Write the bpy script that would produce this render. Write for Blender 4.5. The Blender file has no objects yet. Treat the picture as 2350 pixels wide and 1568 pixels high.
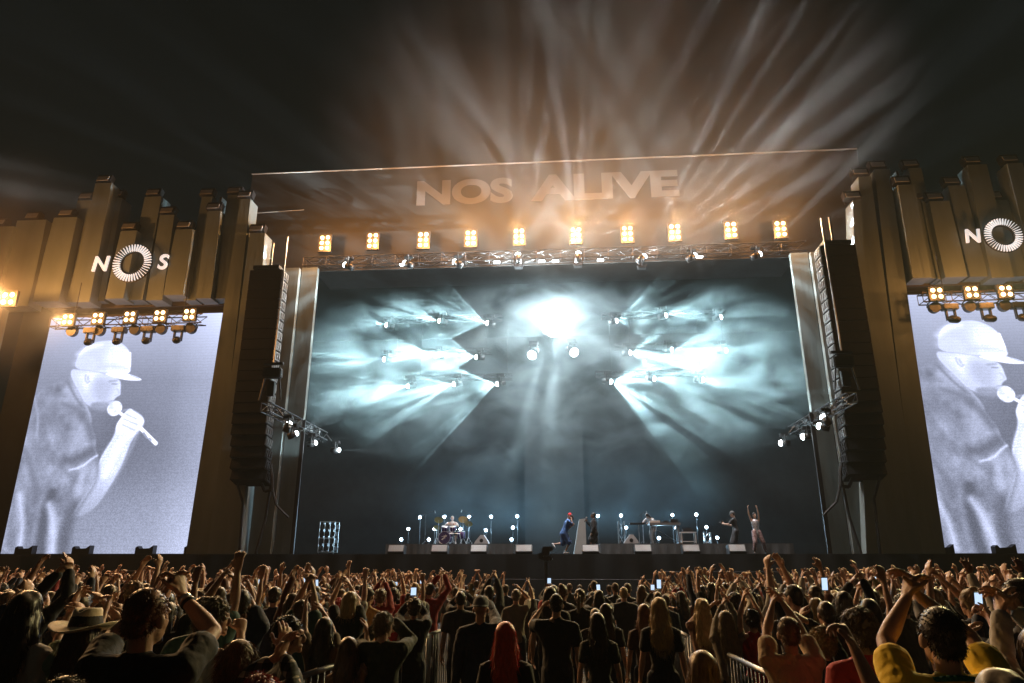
import bpy, bmesh, math, random
import numpy as np
from mathutils import Vector, Matrix, Quaternion, noise
S = bpy.context.scene
COL = S.collection
R = math.radians
# ---------------------------------------------------------------- camera, world, exposure
CAM_H, YAW, PITCH = 2.05, R(4.2), R(17.67)
cam_d = bpy.data.cameras.new("camera"); cam_d.lens = 24; cam_d.sensor_width = 36
cam_d.clip_start = 0.05; cam_d.clip_end = 2000
cam = bpy.data.objects.new("camera", cam_d); COL.objects.link(cam)
cam.location = (0, 0, CAM_H); cam.rotation_euler = (R(90) + PITCH, 0, YAW)
S.camera = cam
world = bpy.data.worlds.new("World"); S.world = world; world.use_nodes = True
wn = world.node_tree
sky = wn.nodes.new("ShaderNodeTexSky"); sky.sky_type = 'NISHITA'; sky.sun_disc = False
sky.sun_elevation = R(-5); sky.sun_rotation = R(200)
glow = wn.nodes.new("ShaderNodeVectorMath"); glow.operation = 'ADD'; glow.inputs[1].default_value = (.003, .018, .02)   # dim teal glow of the night sky
wn.links.new(sky.outputs[0], glow.inputs[0]); wn.links.new(glow.outputs[0], wn.nodes['Background'].inputs[0])
wn.nodes['Background'].inputs[1].default_value = 0.15
S.view_settings.view_transform = 'Standard'; S.view_settings.look = 'None'
S.view_settings.exposure = 0; S.view_settings.gamma = 1
cy = S.cycles
cy.max_bounces = 3; cy.diffuse_bounces = 1; cy.glossy_bounces = 2; cy.transmission_bounces = 2
cy.volume_bounces = 0; cy.use_light_tree = True; cy.sample_clamp_direct = 0; cy.sample_clamp_indirect = 4
cy.use_denoising = True; cy.caustics_reflective = False; cy.caustics_refractive = False
cy.volume_max_steps = 96

# turns a spot measured on the photograph (2350 px wide) plus a real distance into a point in the world
IW = 2350.0; IF = IW * 24 / 36; ICX = IW / 2; ICY = IW * 683 / 1024 / 2
def ray(px, py):
    u = (px - ICX) / IF; v = (ICY - py) / IF
    fy = math.cos(PITCH) - v * math.sin(PITCH); fz = math.sin(PITCH) + v * math.cos(PITCH)
    return (u * math.cos(YAW) - fy * math.sin(YAW), u * math.sin(YAW) + fy * math.cos(YAW), fz)
def at(px, py, Y):
    x, y, z = ray(px, py); t = Y / y
    return Vector((x * t, Y, CAM_H + z * t))
def ground_z(y):
    return max(-0.35, min(0.2, 0.2 - 0.025 * y))

# strength of the lit lamps and of the air
K_BEAM, K_GLOW, K_ORANGE, HAZE = 8.0, .45, 3.7, .00045
# ---------------------------------------------------------------- materials
MATS = {}
def mat(name, col=(.5, .5, .5), rough=.6, metal=0., noise_amt=.0, noise_scale=4., bump=0., bump_scale=60.,
        emit=None, estr=0., obj_color=False, vcol=None, stretch=None, sheen=0., spec=.5):
    if name in MATS: return MATS[name]
    m = bpy.data.materials.new(name); m.use_nodes = True; MATS[name] = m
    nt = m.node_tree; b = nt.nodes['Principled BSDF']; L = nt.links
    b.inputs['Base Color'].default_value = (*col, 1); b.inputs['Roughness'].default_value = rough
    b.inputs['Metallic'].default_value = metal; b.inputs['Specular IOR Level'].default_value = spec
    if sheen: b.inputs['Sheen Weight'].default_value = sheen
    src = None
    if obj_color:
        oi = nt.nodes.new('ShaderNodeObjectInfo'); src = oi.outputs['Color']
    elif vcol:
        at_ = nt.nodes.new('ShaderNodeAttribute'); at_.attribute_name = vcol; src = at_.outputs['Color']
    tc = nt.nodes.new('ShaderNodeTexCoord'); vec = tc.outputs['Object']
    if stretch:
        mp = nt.nodes.new('ShaderNodeMapping'); mp.inputs['Scale'].default_value = stretch
        L.new(vec, mp.inputs[0]); vec = mp.outputs[0]
    if noise_amt:
        n = nt.nodes.new('ShaderNodeTexNoise'); n.inputs['Scale'].default_value = noise_scale
        n.inputs['Detail'].default_value = 5; L.new(vec, n.inputs['Vector'])
        r = nt.nodes.new('ShaderNodeMapRange'); r.inputs[1].default_value = .25; r.inputs[2].default_value = .75
        r.inputs[3].default_value = 1 - noise_amt; r.inputs[4].default_value = 1 + noise_amt
        L.new(n.outputs[0], r.inputs[0])
        mx = nt.nodes.new('ShaderNodeVectorMath'); mx.operation = 'SCALE'
        if src: L.new(src, mx.inputs[0])
        else: mx.inputs[0].default_value = col
        L.new(r.outputs[0], mx.inputs['Scale']); src = mx.outputs[0]
    if src: L.new(src, b.inputs['Base Color'])
    if bump:
        n2 = nt.nodes.new('ShaderNodeTexNoise'); n2.inputs['Scale'].default_value = bump_scale
        n2.inputs['Detail'].default_value = 4; L.new(vec, n2.inputs['Vector'])
        bp = nt.nodes.new('ShaderNodeBump'); bp.inputs['Strength'].default_value = bump
        bp.inputs['Distance'].default_value = .02
        L.new(n2.outputs[0], bp.inputs['Height']); L.new(bp.outputs[0], b.inputs['Normal'])
    if emit:
        b.inputs['Emission Color'].default_value = (*emit, 1); b.inputs['Emission Strength'].default_value = estr
        m.cycles.emission_sampling = 'NONE'
    return m

# ---------------------------------------------------------------- mesh helpers
class MB:
    def __init__(s): s.v = []; s.f = []
    def add(s, vs, fs):
        o = len(s.v); s.v.extend([tuple(p) for p in vs]); s.f.extend([tuple(i + o for i in f) for f in fs])
        return s
    def box(s, c, d, rot=None, bev=0.):
        x, y, z = d[0] / 2, d[1] / 2, d[2] / 2
        vs = [Vector((a * x, b * y, e * z)) for a in (-1, 1) for b in (-1, 1) for e in (-1, 1)]
        fs = [(0, 1, 3, 2), (4, 6, 7, 5), (0, 4, 5, 1), (2, 3, 7, 6), (0, 2, 6, 4), (1, 5, 7, 3)]
        if bev:
            bm = bmesh.new(); bv = [bm.verts.new(v) for v in vs]
            for f in fs: bm.faces.new([bv[i] for i in f])
            bmesh.ops.bevel(bm, geom=bm.edges[:], offset=bev, segments=2, affect='EDGES')
            bm.verts.index_update(); vs = [v.co.copy() for v in bm.verts]
            fs = [[v.index for v in f.verts] for f in bm.faces]; bm.free()
        if rot: vs = [rot @ v for v in vs]
        c = Vector(c); return s.add([v + c for v in vs], fs)
    def cyl(s, a, b, r, n=8, r2=None, cap=True):
        a = Vector(a); b = Vector(b); r2 = r if r2 is None else r2
        t = (b - a).normalized(); h = Vector((0, 0, 1)) if abs(t.z) < .9 else Vector((1, 0, 0))
        u = t.cross(h).normalized(); w = t.cross(u)
        vs = []
        for i in range(n):
            q = 2 * math.pi * i / n; d = u * math.cos(q) + w * math.sin(q)
            vs += [a + d * r, b + d * r2]
        fs = [(2 * i, 2 * ((i + 1) % n), 2 * ((i + 1) % n) + 1, 2 * i + 1) for i in range(n)]
        if cap: fs += [tuple(2 * i for i in range(n))[::-1], tuple(2 * i + 1 for i in range(n))]
        return s.add(vs, fs)
    def tube(s, pts, r, n=6):
        for a, b in zip(pts[:-1], pts[1:]): s.cyl(a, b, r, n)
        return s
    def ell(s, c, rad, n=14, m=9, rot=None):
        vs = []; fs = []; c = Vector(c)
        for j in range(m + 1):
            ph = math.pi * j / m
            for i in range(n):
                th = 2 * math.pi * i / n
                v = Vector((rad[0] * math.sin(ph) * math.cos(th), rad[1] * math.sin(ph) * math.sin(th), rad[2] * math.cos(ph)))
                if rot: v = rot @ v
                vs.append(v + c)
        for j in range(m):
            for i in range(n):
                a = j * n + i; b = j * n + (i + 1) % n
                if j == 0: fs.append((a, a + n, b + n))
                elif j == m - 1: fs.append((a, a + n, b))
                else: fs.append((a, a + n, b + n, b))
        return s.add(vs, fs)
    def sweep(s, pts, rad, side=(1, 0, 0), n=12):
        pts = [Vector(p) for p in pts]; rad = [(r, r) if not isinstance(r, tuple) else r for r in rad]
        P = []; 
        t0 = (pts[1] - pts[0]).normalized(); t1 = (pts[-1] - pts[-2]).normalized()
        q0 = min(rad[0]); q1 = min(rad[-1])
        for k, sc in ((.94, .34), (.7, .71), (.36, .93)): P.append((pts[0] - t0 * q0 * k, (rad[0][0] * sc, rad[0][1] * sc), t0))
        for i, p in enumerate(pts):
            t = (pts[min(i + 1, len(pts) - 1)] - pts[max(i - 1, 0)]).normalized(); P.append((p, rad[i], t))
        for k, sc in ((.36, .93), (.7, .71), (.94, .34)): P.append((pts[-1] + t1 * q1 * k, (rad[-1][0] * sc, rad[-1][1] * sc), t1))
        vs = []; fs = []
        for p, r, t in P:
            sd = Vector(side); sd = sd - t * sd.dot(t)
            if sd.length < .05: sd = Vector((0, 1, 0)) - t * t.y
            sd.normalize(); u = t.cross(sd)
            for i in range(n):
                a = 2 * math.pi * i / n; vs.append(p + sd * (r[0] * math.cos(a)) + u * (r[1] * math.sin(a)))
        K = len(P)
        for j in range(K - 1):
            for i in range(n):
                a = j * n + i; b = j * n + (i + 1) % n; fs.append((a, b, b + n, a + n))
        fs.append(tuple(range(n))[::-1]); fs.append(tuple((K - 1) * n + i for i in range(n)))
        return s.add(vs, fs)
    def mesh(s, name, m=None, smooth=False):
        me = bpy.data.meshes.new(name); me.from_pydata(s.v, [], s.f); me.validate()
        if m:
            me.materials.append(m)
        if smooth: me.polygons.foreach_set('use_smooth', [True] * len(me.polygons))
        return me
    def build(s, name, m, parent=None, smooth=False, loc=None):
        return link(name, s.mesh(name, m, smooth), parent, loc)
def link(name, data, parent=None, loc=None):
    o = bpy.data.objects.new(name, data); COL.objects.link(o)
    if parent: o.parent = parent
    if loc is not None: o.location = loc
    return o
def tag(o, label=None, cat=None, group=None, kind=None):
    if label: o['label'] = label
    if cat: o['category'] = cat
    if group: o['group'] = group
    if kind: o['kind'] = kind
    return o
def empty(name, loc, label, cat, group=None, rz=0.):
    o = bpy.data.objects.new(name, None); COL.objects.link(o); o.location = loc; o.rotation_euler[2] = rz
    o.empty_display_size = .2
    return tag(o, label, cat, group)
def text_mesh(name, txt, size, m, extrude=.03, offset=0., shear=0.):
    c = bpy.data.curves.new(name, 'FONT'); c.body = txt; c.size = size; c.extrude = extrude; c.offset = offset; c.shear = shear
    c.resolution_u = 6
    o = bpy.data.objects.new(name, c); COL.objects.link(o)
    bpy.context.view_layer.update()
    me = bpy.data.meshes.new_from_object(o.evaluated_get(bpy.context.evaluated_depsgraph_get()))
    bpy.data.objects.remove(o); me.name = name; me.materials.clear(); me.materials.append(m)
    return me
def remesh(mb, name, vox, m, smooth_it=3, fn=None):
    me = mb.mesh("tmp"); o = bpy.data.objects.new("tmp", me); COL.objects.link(o)
    md = o.modifiers.new('r', 'REMESH'); md.mode = 'VOXEL'; md.voxel_size = vox; md.use_smooth_shade = True
    if smooth_it:
        sm = o.modifiers.new('s', 'SMOOTH'); sm.factor = .5; sm.iterations = smooth_it
    bpy.context.view_layer.update()
    out = bpy.data.meshes.new_from_object(o.evaluated_get(bpy.context.evaluated_depsgraph_get()))
    bpy.data.objects.remove(o); bpy.data.meshes.remove(me)
    out.name = name; out.materials.clear()
    if m: out.materials.append(m)
    if fn:
        co = np.empty(len(out.vertices) * 3); out.vertices.foreach_get('co', co); co = fn(co.reshape(-1, 3))
        out.vertices.foreach_set('co', co.ravel())
    out.polygons.foreach_set('use_smooth', [True] * len(out.polygons)); out.update()
    return out
# a lamp whose flat fan of light is broken into shafts by the pattern wheel inside the fixture
def shafts(nt, X, Yo, e, freq, seed, base, flat, lo=.44, hi=.66, top=3.2):
    L = nt.links
    cb = nt.nodes.new('ShaderNodeCombineXYZ'); L.new(X[0], cb.inputs[0]); L.new(X[1], cb.inputs[1]); cb.inputs[2].default_value = seed * 7.31
    n = nt.nodes.new('ShaderNodeTexNoise'); n.inputs['Scale'].default_value = freq; n.inputs['Detail'].default_value = 3; n.inputs['Roughness'].default_value = .6
    L.new(cb.outputs[0], n.inputs['Vector'])
    r = nt.nodes.new('ShaderNodeMapRange'); r.interpolation_type = 'SMOOTHSTEP'
    for k, v in zip((1, 2, 3, 4), (lo, hi, base, top)): r.inputs[k].default_value = v
    L.new(n.outputs[0], r.inputs[0])
    ab = nt.nodes.new('ShaderNodeMath'); ab.operation = 'ABSOLUTE'; L.new(Yo, ab.inputs[0])
    f = nt.nodes.new('ShaderNodeMapRange'); f.interpolation_type = 'SMOOTHSTEP'
    for k, v in zip((1, 2, 3, 4), (0, flat, 1, 0)): f.inputs[k].default_value = v
    L.new(ab.outputs[0], f.inputs[0]); m = nt.nodes.new('ShaderNodeMath'); m.operation = 'MULTIPLY'
    L.new(r.outputs[0], m.inputs[0]); L.new(f.outputs[0], m.inputs[1]); L.new(m.outputs[0], e.inputs['Strength'])
def spot(parent, pos, aim, cone, energy, color=(.74, .93, 1.), gobo=9., seed=0, base=.12, lo=.44, hi=.66, blend=.08, size=.04, flat=.13):
    l = bpy.data.lights.new('beam', 'SPOT'); l.energy = energy; l.spot_size = R(cone); l.spot_blend = blend
    l.shadow_soft_size = size; l.color = color; l.use_nodes = True; nt = l.node_tree; e = nt.nodes['Emission']
    tc = nt.nodes.new('ShaderNodeTexCoord'); sp = nt.nodes.new('ShaderNodeSeparateXYZ'); nt.links.new(tc.outputs['Normal'], sp.inputs[0])
    z0 = nt.nodes.new('ShaderNodeValue'); z0.outputs[0].default_value = seed * 3.7
    shafts(nt, (sp.outputs[0], z0.outputs[0]), sp.outputs[1], e, gobo, seed, base, flat, lo, hi)
    o = bpy.data.objects.new('beam', l); COL.objects.link(o); o.parent = parent; o.location = pos
    zl = -Vector(aim).normalized(); yl = Vector((.05 * math.sin(seed), 1, .08 * math.cos(seed * 2.))); yl = (yl - zl * zl.dot(yl)).normalized(); xl = yl.cross(zl)
    o.rotation_euler = Matrix((xl, yl, zl)).transposed().to_euler()
    return o
def flood(parent, pos, power, color, size=.12, cone=165, tilt=0):
    l = bpy.data.lights.new('flood', 'SPOT'); l.energy = power; l.color = color; l.shadow_soft_size = size; l.spot_size = R(cone); l.spot_blend = .5
    o = bpy.data.objects.new('flood', l); COL.objects.link(o); o.parent = parent; o.location = pos; o.rotation_euler = (R(90 - tilt), 0, R(180)); return o
def point(parent, pos, energy, color, size=.2, streak=0, seed=0):
    l = bpy.data.lights.new('glow', 'POINT'); l.energy = energy; l.color = color; l.shadow_soft_size = size
    if streak:
        l.use_nodes = True; nt = l.node_tree; e = nt.nodes['Emission']
        tc = nt.nodes.new('ShaderNodeTexCoord'); mp = nt.nodes.new('ShaderNodeVectorMath'); mp.operation = 'MULTIPLY'; mp.inputs[1].default_value = (1, 0, 1)
        nm = nt.nodes.new('ShaderNodeVectorMath'); nm.operation = 'NORMALIZE'; sp = nt.nodes.new('ShaderNodeSeparateXYZ'); s2 = nt.nodes.new('ShaderNodeSeparateXYZ')
        nt.links.new(tc.outputs['Normal'], mp.inputs[0]); nt.links.new(mp.outputs[0], nm.inputs[0]); nt.links.new(nm.outputs[0], sp.inputs[0]); nt.links.new(tc.outputs['Normal'], s2.inputs[0])
        shafts(nt, (sp.outputs[0], sp.outputs[2]), s2.outputs[1], e, streak, seed, .05, .5, .47, .68, 14)
    o = bpy.data.objects.new('glow', l); COL.objects.link(o); o.parent = parent; o.location = pos
    return o
# ---------------------------------------------------------------- the setting
M_ground = mat('ground', (.02, .019, .017), .95, noise_amt=.4, noise_scale=1.5, bump=.6, bump_scale=12)
M_black = mat('black_cloth', (.012, .014, .015), .9, noise_amt=.3, noise_scale=2)
M_deck = mat('deck', (.03, .032, .033), .45, noise_amt=.3, noise_scale=3)
M_skirt = mat('skirt', (.016, .017, .018), .9, noise_amt=.3, noise_scale=1)
M_metal = mat('metal', (.5, .5, .5), .35, 1., noise_amt=.15)
M_dkmetal = mat('dark_metal', (.05, .05, .052), .45, .6)
M_plas = mat('black_plastic', (.015, .015, .016), .4)
M_panel = mat('grey_panel', (.15, .185, .185), .85, noise_amt=.25, noise_scale=.6, bump=.6, bump_scale=3, stretch=(1.6, 1.6, .3))
M_panel2 = mat('grey_panel_edge', (.3, .29, .27), .85, noise_amt=.15, noise_scale=.6)
M_fascia = mat('fascia_mesh', (.026, .025, .024), .95, noise_amt=.25, noise_scale=.5)
M_letter = mat('pale_print', (.11, .105, .1), .8, noise_amt=.1, noise_scale=1)
M_white = mat('white_plastic', (.75, .75, .75), .5)
M_cable = mat('cable', (.01, .01, .01), .7)
M_logo = mat('backlit_white', (.8, .8, .8), .5, emit=(.93, .97, 1.), estr=.62)
M_lens = mat('lens_white', (.9, .9, .9), .3, emit=(.85, .96, 1.), estr=14)
M_warm = mat('lens_warm', (.9, .8, .6), .3, emit=(1, .62, .28), estr=7)
M_riser = mat('riser_cloth', (.06, .065, .068), .9, noise_amt=.25, noise_scale=1.2, bump=.4, bump_scale=3, stretch=(2, 2, .4))

bm = bmesh.new()
NX, NY = 60, 60
gv = []
for j in range(NY + 1):
    yy = -20 + 80 * j / NY
    for i in range(NX + 1):
        xx = -60 + 120 * i / NX
        gv.append((xx, yy, ground_z(yy) + .02 * noise.noise(Vector((xx * .4, yy * .4, 0)))))
gf = [(j * (NX + 1) + i, j * (NX + 1) + i + 1, (j + 1) * (NX + 1) + i + 1, (j + 1) * (NX + 1) + i) for j in range(NY) for i in range(NX)]
k = len(gv)
gv += [(-900, -20, .2), (900, -20, .2), (900, 1500, -.37), (-900, 1500, -.37), (-900, -900, .2), (900, -900, .2), (900, 60, -.35), (-900, 60, -.35)]
g = MB().add(gv, gf)
g.add([(-900, -900, .18), (900, -900, .18), (900, -20, .18), (-900, -20, .18)], [(0, 1, 2, 3)])
g.add([(-900, -20, -.37), (-60, -20, -.37), (-60, 1500, -.37), (-900, 1500, -.37)], [(0, 1, 2, 3)])
g.add([(60, -20, -.37), (900, -20, -.37), (900, 1500, -.37), (60, 1500, -.37)], [(0, 1, 2, 3)])
g.add([(-60, 60, -.37), (60, 60, -.37), (60, 1500, -.37), (-60, 1500, -.37)], [(0, 1, 2, 3)])
o = g.build('ground', M_ground); tag(o, kind='structure')

CX = -.45                      # centre line of the stage
DZ = 2.25                      # height of the stage deck
st = empty('stage_platform', (CX, 30, -.35), 'wide black stage platform with cloth front across the whole picture', 'stage')
def loc(p, root): return Vector(p) - root.location
b = MB(); b.box((0, 6.3, DZ - .05 + .35), (52, 12.6, .1)); b.build('deck', M_deck, st)
b = MB()
n = 260; vs = []; fs = []
for i in range(n + 1):
    x = -26 + 52 * i / n; y = .03 * math.sin(i * 1.1) + .02 * math.sin(i * .37)
    vs += [(x, y - .02, -.05), (x, y * .3 - .02, DZ + .34)]
for i in range(n): fs.append((2 * i, 2 * i + 2, 2 * i + 3, 2 * i + 1))
b.add(vs, fs); b.build('front_skirt', M_skirt, st, True)
b = MB()
for z, xs in ((1.57, ((-24, -21), (-19, -15), (4, 9), (19, 24))), (1.27, ((-26, -9), (-3, 6), (12, 25)))):
    for x0, x1 in xs: b.cyl((x0, -1.2, z + .35), (x1, -1.2, z + .35), .022, 6)
for x in range(-25, 26, 2): b.cyl((x, -1.2, .0), (x, -1.2, 1.62), .02, 5)
b.build('rail', M_dkmetal, st)

house = empty('stage_roof', (CX, 36, DZ), 'huge black stage roof with a dark printed banner along its front', 'stage roof')
fl, fr = at(580, 403, 30.5), at(1965, 345, 30.5)
zt, zb = (fl.z + fr.z) / 2, at(1275, 607, 30.5).z
x0, x1 = fl.x, fr.x
b = MB(); b.box(loc(((x0 + x1) / 2, 30.5, (zt + zb) / 2), house), (x1 - x0, .06, zt - zb)); b.build('banner', M_fascia, house)
b = MB(); b.cyl(loc((x0, 30.4, zt), house), loc((x1, 30.4, zt + .05), house), .035, 6)
b.cyl(loc((x0 + .3, 30.42, zt - 2.3), house), loc((x0 + 3, 30.42, zt - 2.2), house), .02, 5)
b.build('edge_cable', M_panel2, house)
b = MB(); b.box(loc(((x0 + x1) / 2, 37.2, zt - 1.2), house), (x1 - x0, 12.2, .2)); b.build('ceiling', M_black, house)
b = MB(); b.box(loc(((x0 + x1) / 2, 37.2, zt - .4), house), (x1 - x0 - .4, 13, .3)); b.build('roof_sheet', M_fascia, house)
b = MB(); b.box(loc((CX, 42.8, 9), house), (34.2, .1, 14)); b.build('backdrop', M_black, house)
for sx, xx in ((-1, -17.6), (1, 16.7)):
    b = MB(); b.box(loc((xx, 36.7, 11.2), house), (.12, 12.0, 18)); b.build('side_curtain', M_black, house)
cl = at(1205, 1275, 41); cr = at(1345, 1275, 41)
b = MB(); b.box(loc(((cl.x + cr.x) / 2, 41.3, 8.7), house), (cr.x - cl.x, .1, 12.9)); b.build('centre_panel', mat('centre_grey', (.016, .019, .02), .8, noise_amt=.12, noise_scale=1), house)
# letters on the banner
for txt, p0, p1, ph in (("NOS", (955, 475), (1177, 462), 57), ("ALIVE", (1218, 463), (1560, 450), 60)):
    a = at(p0[0], p0[1], 30.44); c = at(p1[0], p1[1], 30.44); h = (at(p0[0], p0[1] - ph, 30.44).z - a.z)
    me = text_mesh('banner_letters', txt, 1.0, M_letter, .01, .045)
    co = np.empty(len(me.vertices) * 3); me.vertices.foreach_get('co', co); co = co.reshape(-1, 3)
    mn, mx_ = co.min(0), co.max(0)
    co[:, 0] = (co[:, 0] - mn[0]) / (mx_[0] - mn[0]) * (c.x - a.x); co[:, 1] = (co[:, 1] - mn[1]) / (mx_[1] - mn[1]) * h
    me.vertices.foreach_set('co', co.ravel())
    o = link('banner_letters', me, house, loc((a.x, 30.44, (a.z + c.z) / 2), house)); o.rotation_euler = (R(90), 0, 0)
# light grey block whose shape and tone stand for light on the centre panel
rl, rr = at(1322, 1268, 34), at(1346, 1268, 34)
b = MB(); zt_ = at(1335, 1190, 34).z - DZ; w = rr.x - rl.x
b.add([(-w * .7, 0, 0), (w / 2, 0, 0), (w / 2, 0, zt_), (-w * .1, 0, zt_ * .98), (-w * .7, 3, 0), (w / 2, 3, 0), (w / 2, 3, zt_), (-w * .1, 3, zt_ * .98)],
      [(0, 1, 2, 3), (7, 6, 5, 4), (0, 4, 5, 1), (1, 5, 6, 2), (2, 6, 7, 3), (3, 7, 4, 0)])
o = b.build('light_patch', mat('light_patch_grey', (.33, .34, .33), .8, noise_amt=.08, noise_scale=2), None, loc=((rl.x + rr.x) / 2, 34, DZ + .002))
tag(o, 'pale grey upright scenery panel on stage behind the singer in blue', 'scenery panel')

# ---------------------------------------------------------------- side towers of staggered panels
random.seed(4)
def tower(name, label, panels, side, Yf=29.0):
    """panels: (x0px, x1px, ytoppx, z_bottom, y offset)"""
    cx_ = at(300 if side < 0 else 2200, 1270, Yf).x
    t = empty(name, (cx_, Yf, DZ), label, 'stage tower')
    for i, pn in enumerate(panels):
        a, c, yt, zb_, dy = pn[:5]; bot = pn[5] if len(pn) > 5 else None
        Y = Yf + dy
        p = at(a, yt, Y); q = at(c, yt, Y); z1 = (p.z + q.z) / 2
        w = q.x - p.x; xc = (p.x + q.x) / 2
        sx = random.uniform(-.02, .02); tp = random.uniform(-.12, .12)
        vs = []
        for yy in (0, .85):
            for kx, kz in ((-.5, 0), (.5, 0), (.5, .45), (.5, 1), (-.5, 1), (-.5, .55)):
                tw = 1.0 if kz < .9 else .93
                fx = min(1, kz * 1.25); bx = xc + kx * (w - .015) * tw + tp * kz
                if bot: bb = bot[0] if kx < 0 else bot[1] - .015; bx = bb + (bx - bb) * fx ** 1.6
                vs.append((bx, Y + yy + (0 if kz != 0 else .0), zb_ + (z1 - zb_) * kz + (.06 * sx if kx > 0 else 0)))
        fs = [(0, 1, 2, 3, 4, 5), (11, 10, 9, 8, 7, 6)] + [(k, 6 + k, 6 + (k + 1) % 6, (k + 1) % 6) for k in range(6)]
        b = MB().add([Vector(v) - t.location for v in vs], fs); b.build('wall_panel', M_panel, t)
        # work lamp clamped to the top of the panel
        lp = Vector((xc + tp - .1, Y + .25, z1 + .32)) - t.location
        lamp = MB().box(lp, (.75, .3, .42), Matrix.Rotation(R(-18), 3, 'X')).build('floodlight', M_dkmetal, t)
        MB().box(lp + Vector((-.02, -.19, -.02)), (.6, .03, .28), Matrix.Rotation(R(-18), 3, 'X')).build('lamp_glass', M_panel2, lamp)
        MB().cyl(lp + Vector((-.3, .1, -.34)), lp + Vector((-.3, 0, 0)), .03, 5).cyl(lp + Vector((.3, .1, -.34)), lp + Vector((.3, 0, 0)), .03, 5).build('bracket', M_dkmetal, lamp)
    return t
def c4(X): return X * .2752
def c4y(Y): return 348.8 + Y * .2752
ZS = 13.75
Lp = [(-130, -40, 548, DZ, -.3), (-40, 38, 520, DZ, 0), (38, 110, 505, ZS, .2), (c4(430), c4(640), c4y(545), ZS, -.25), (c4(650), c4(800), c4y(402), ZS + .12, .2), (c4(798), c4(945), c4y(258), ZS - .05, -.2),
      (c4(935), c4(1035), c4y(382), ZS + .2, .35), (c4(985), c4(1132), c4y(657), ZS + .02, -.35), (c4(1190), c4(1340), c4y(372), ZS + .1, .1), (c4(1340), c4(1470), c4y(524), ZS - .04, -.15),
      (c4(1452), c4(1612), c4y(645), ZS + .1, -.4), (c4(1665), c4(1762), c4y(372), ZS + .03, .15), (c4(1742), c4(1862), c4y(490), ZS - .05, -.25), (c4(1888), c4(2012), c4y(357), ZS + .06, .1),
      (c4(2012), c4(2106), c4y(390), DZ, -.1, (-15.85, -14.8)), (c4(2092), c4(2232), c4y(675), DZ, -.3, (-14.8, -13.4))]
tl = tower('stage_tower', 'tall tower of staggered grey panels around the screen with the left sign', Lp, -1)
def c6(X): return 1799.2 + X * .2926
def c6y(Y): return 321.3 + Y * .2926
Rp = [(c6(520), c6(590), c6y(470), DZ, -.3, (11.7, 12.6)), (c6(585), c6(695), c6y(285), DZ, -.1, (12.6, 13.9)), (c6(700), c6(832), c6y(228), DZ, .1, (13.9, 14.87)), (c6(872), c6(1015), c6y(350), ZS - .04, -.3), (c6(975), c6(1085), c6y(218), ZS + .12, .2),
      (c6(1080), c6(1160), c6y(478), ZS + .05, .1), (c6(1140), c6(1312), c6y(478), ZS, -.2), (c6(1300), c6(1440), c6y(355), ZS + .12, .15), (c6(1425), c6(1592), c6y(192), ZS - .05, -.1),
      (c6(1600), c6(1765), c6y(470), ZS + .1, .2), (c6(1750), c6(1885), c6y(180), ZS, -.2), (c6(1885), c6(2040), c6y(330), ZS + .1, .1), (c6(2040), c6(2200), c6y(260), DZ, 0)]
tr = tower('stage_tower', 'tall tower of staggered grey panels around the screen cut by the right picture edge', Rp, 1)
# lower parts: plain panels between the tower and the stage mouth, screen recess
def lower(t, segs):
    for i, (xa, xb, z0, z1, Y) in enumerate(segs):
        MB().box(Vector(((xa + xb) / 2, Y + .12, (z0 + z1) / 2)) - t.location, (abs(xb - xa) - .03, .24, z1 - z0)).build('lower_panel', M_panel, t)
lower(tl, [(-13.3, -12.3, DZ, 15.3, 29.15), (-12.3, -11.5, DZ, 15.4, 29.4), (-28.2, -26.9, DZ, 14, 28.9)])
lower(tr, [(11.4, 12.4, DZ, 15.3, 29.15), (10.6, 11.4, DZ, 15.4, 29.4)])
for t, x, x2 in ((tl, -11.42, -26.8), (tr, 10.52, 25.9)):
    MB().box(Vector((x, 29.25, 5.1)) - t.location, (.16, .1, 5.7)).build('corner_post', M_dkmetal, t)
    MB().box(Vector((x2, 28.85, 8)) - t.location, (.16, .25, 11.6)).build('corner_post', M_panel2, t)
    xm = -20.4 if t is tl else 19.55
    MB().box(Vector((xm, 30.6, 8.2)) - t.location, (13, .3, 12)).build('recess_wall', M_black, t)
    MB().box(Vector((xm, 30.2, ZS + .15)) - t.location, (9.4, .8, .3)).build('screen_header', mat('header_brown', (.06, .05, .045), .8), t)

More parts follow.
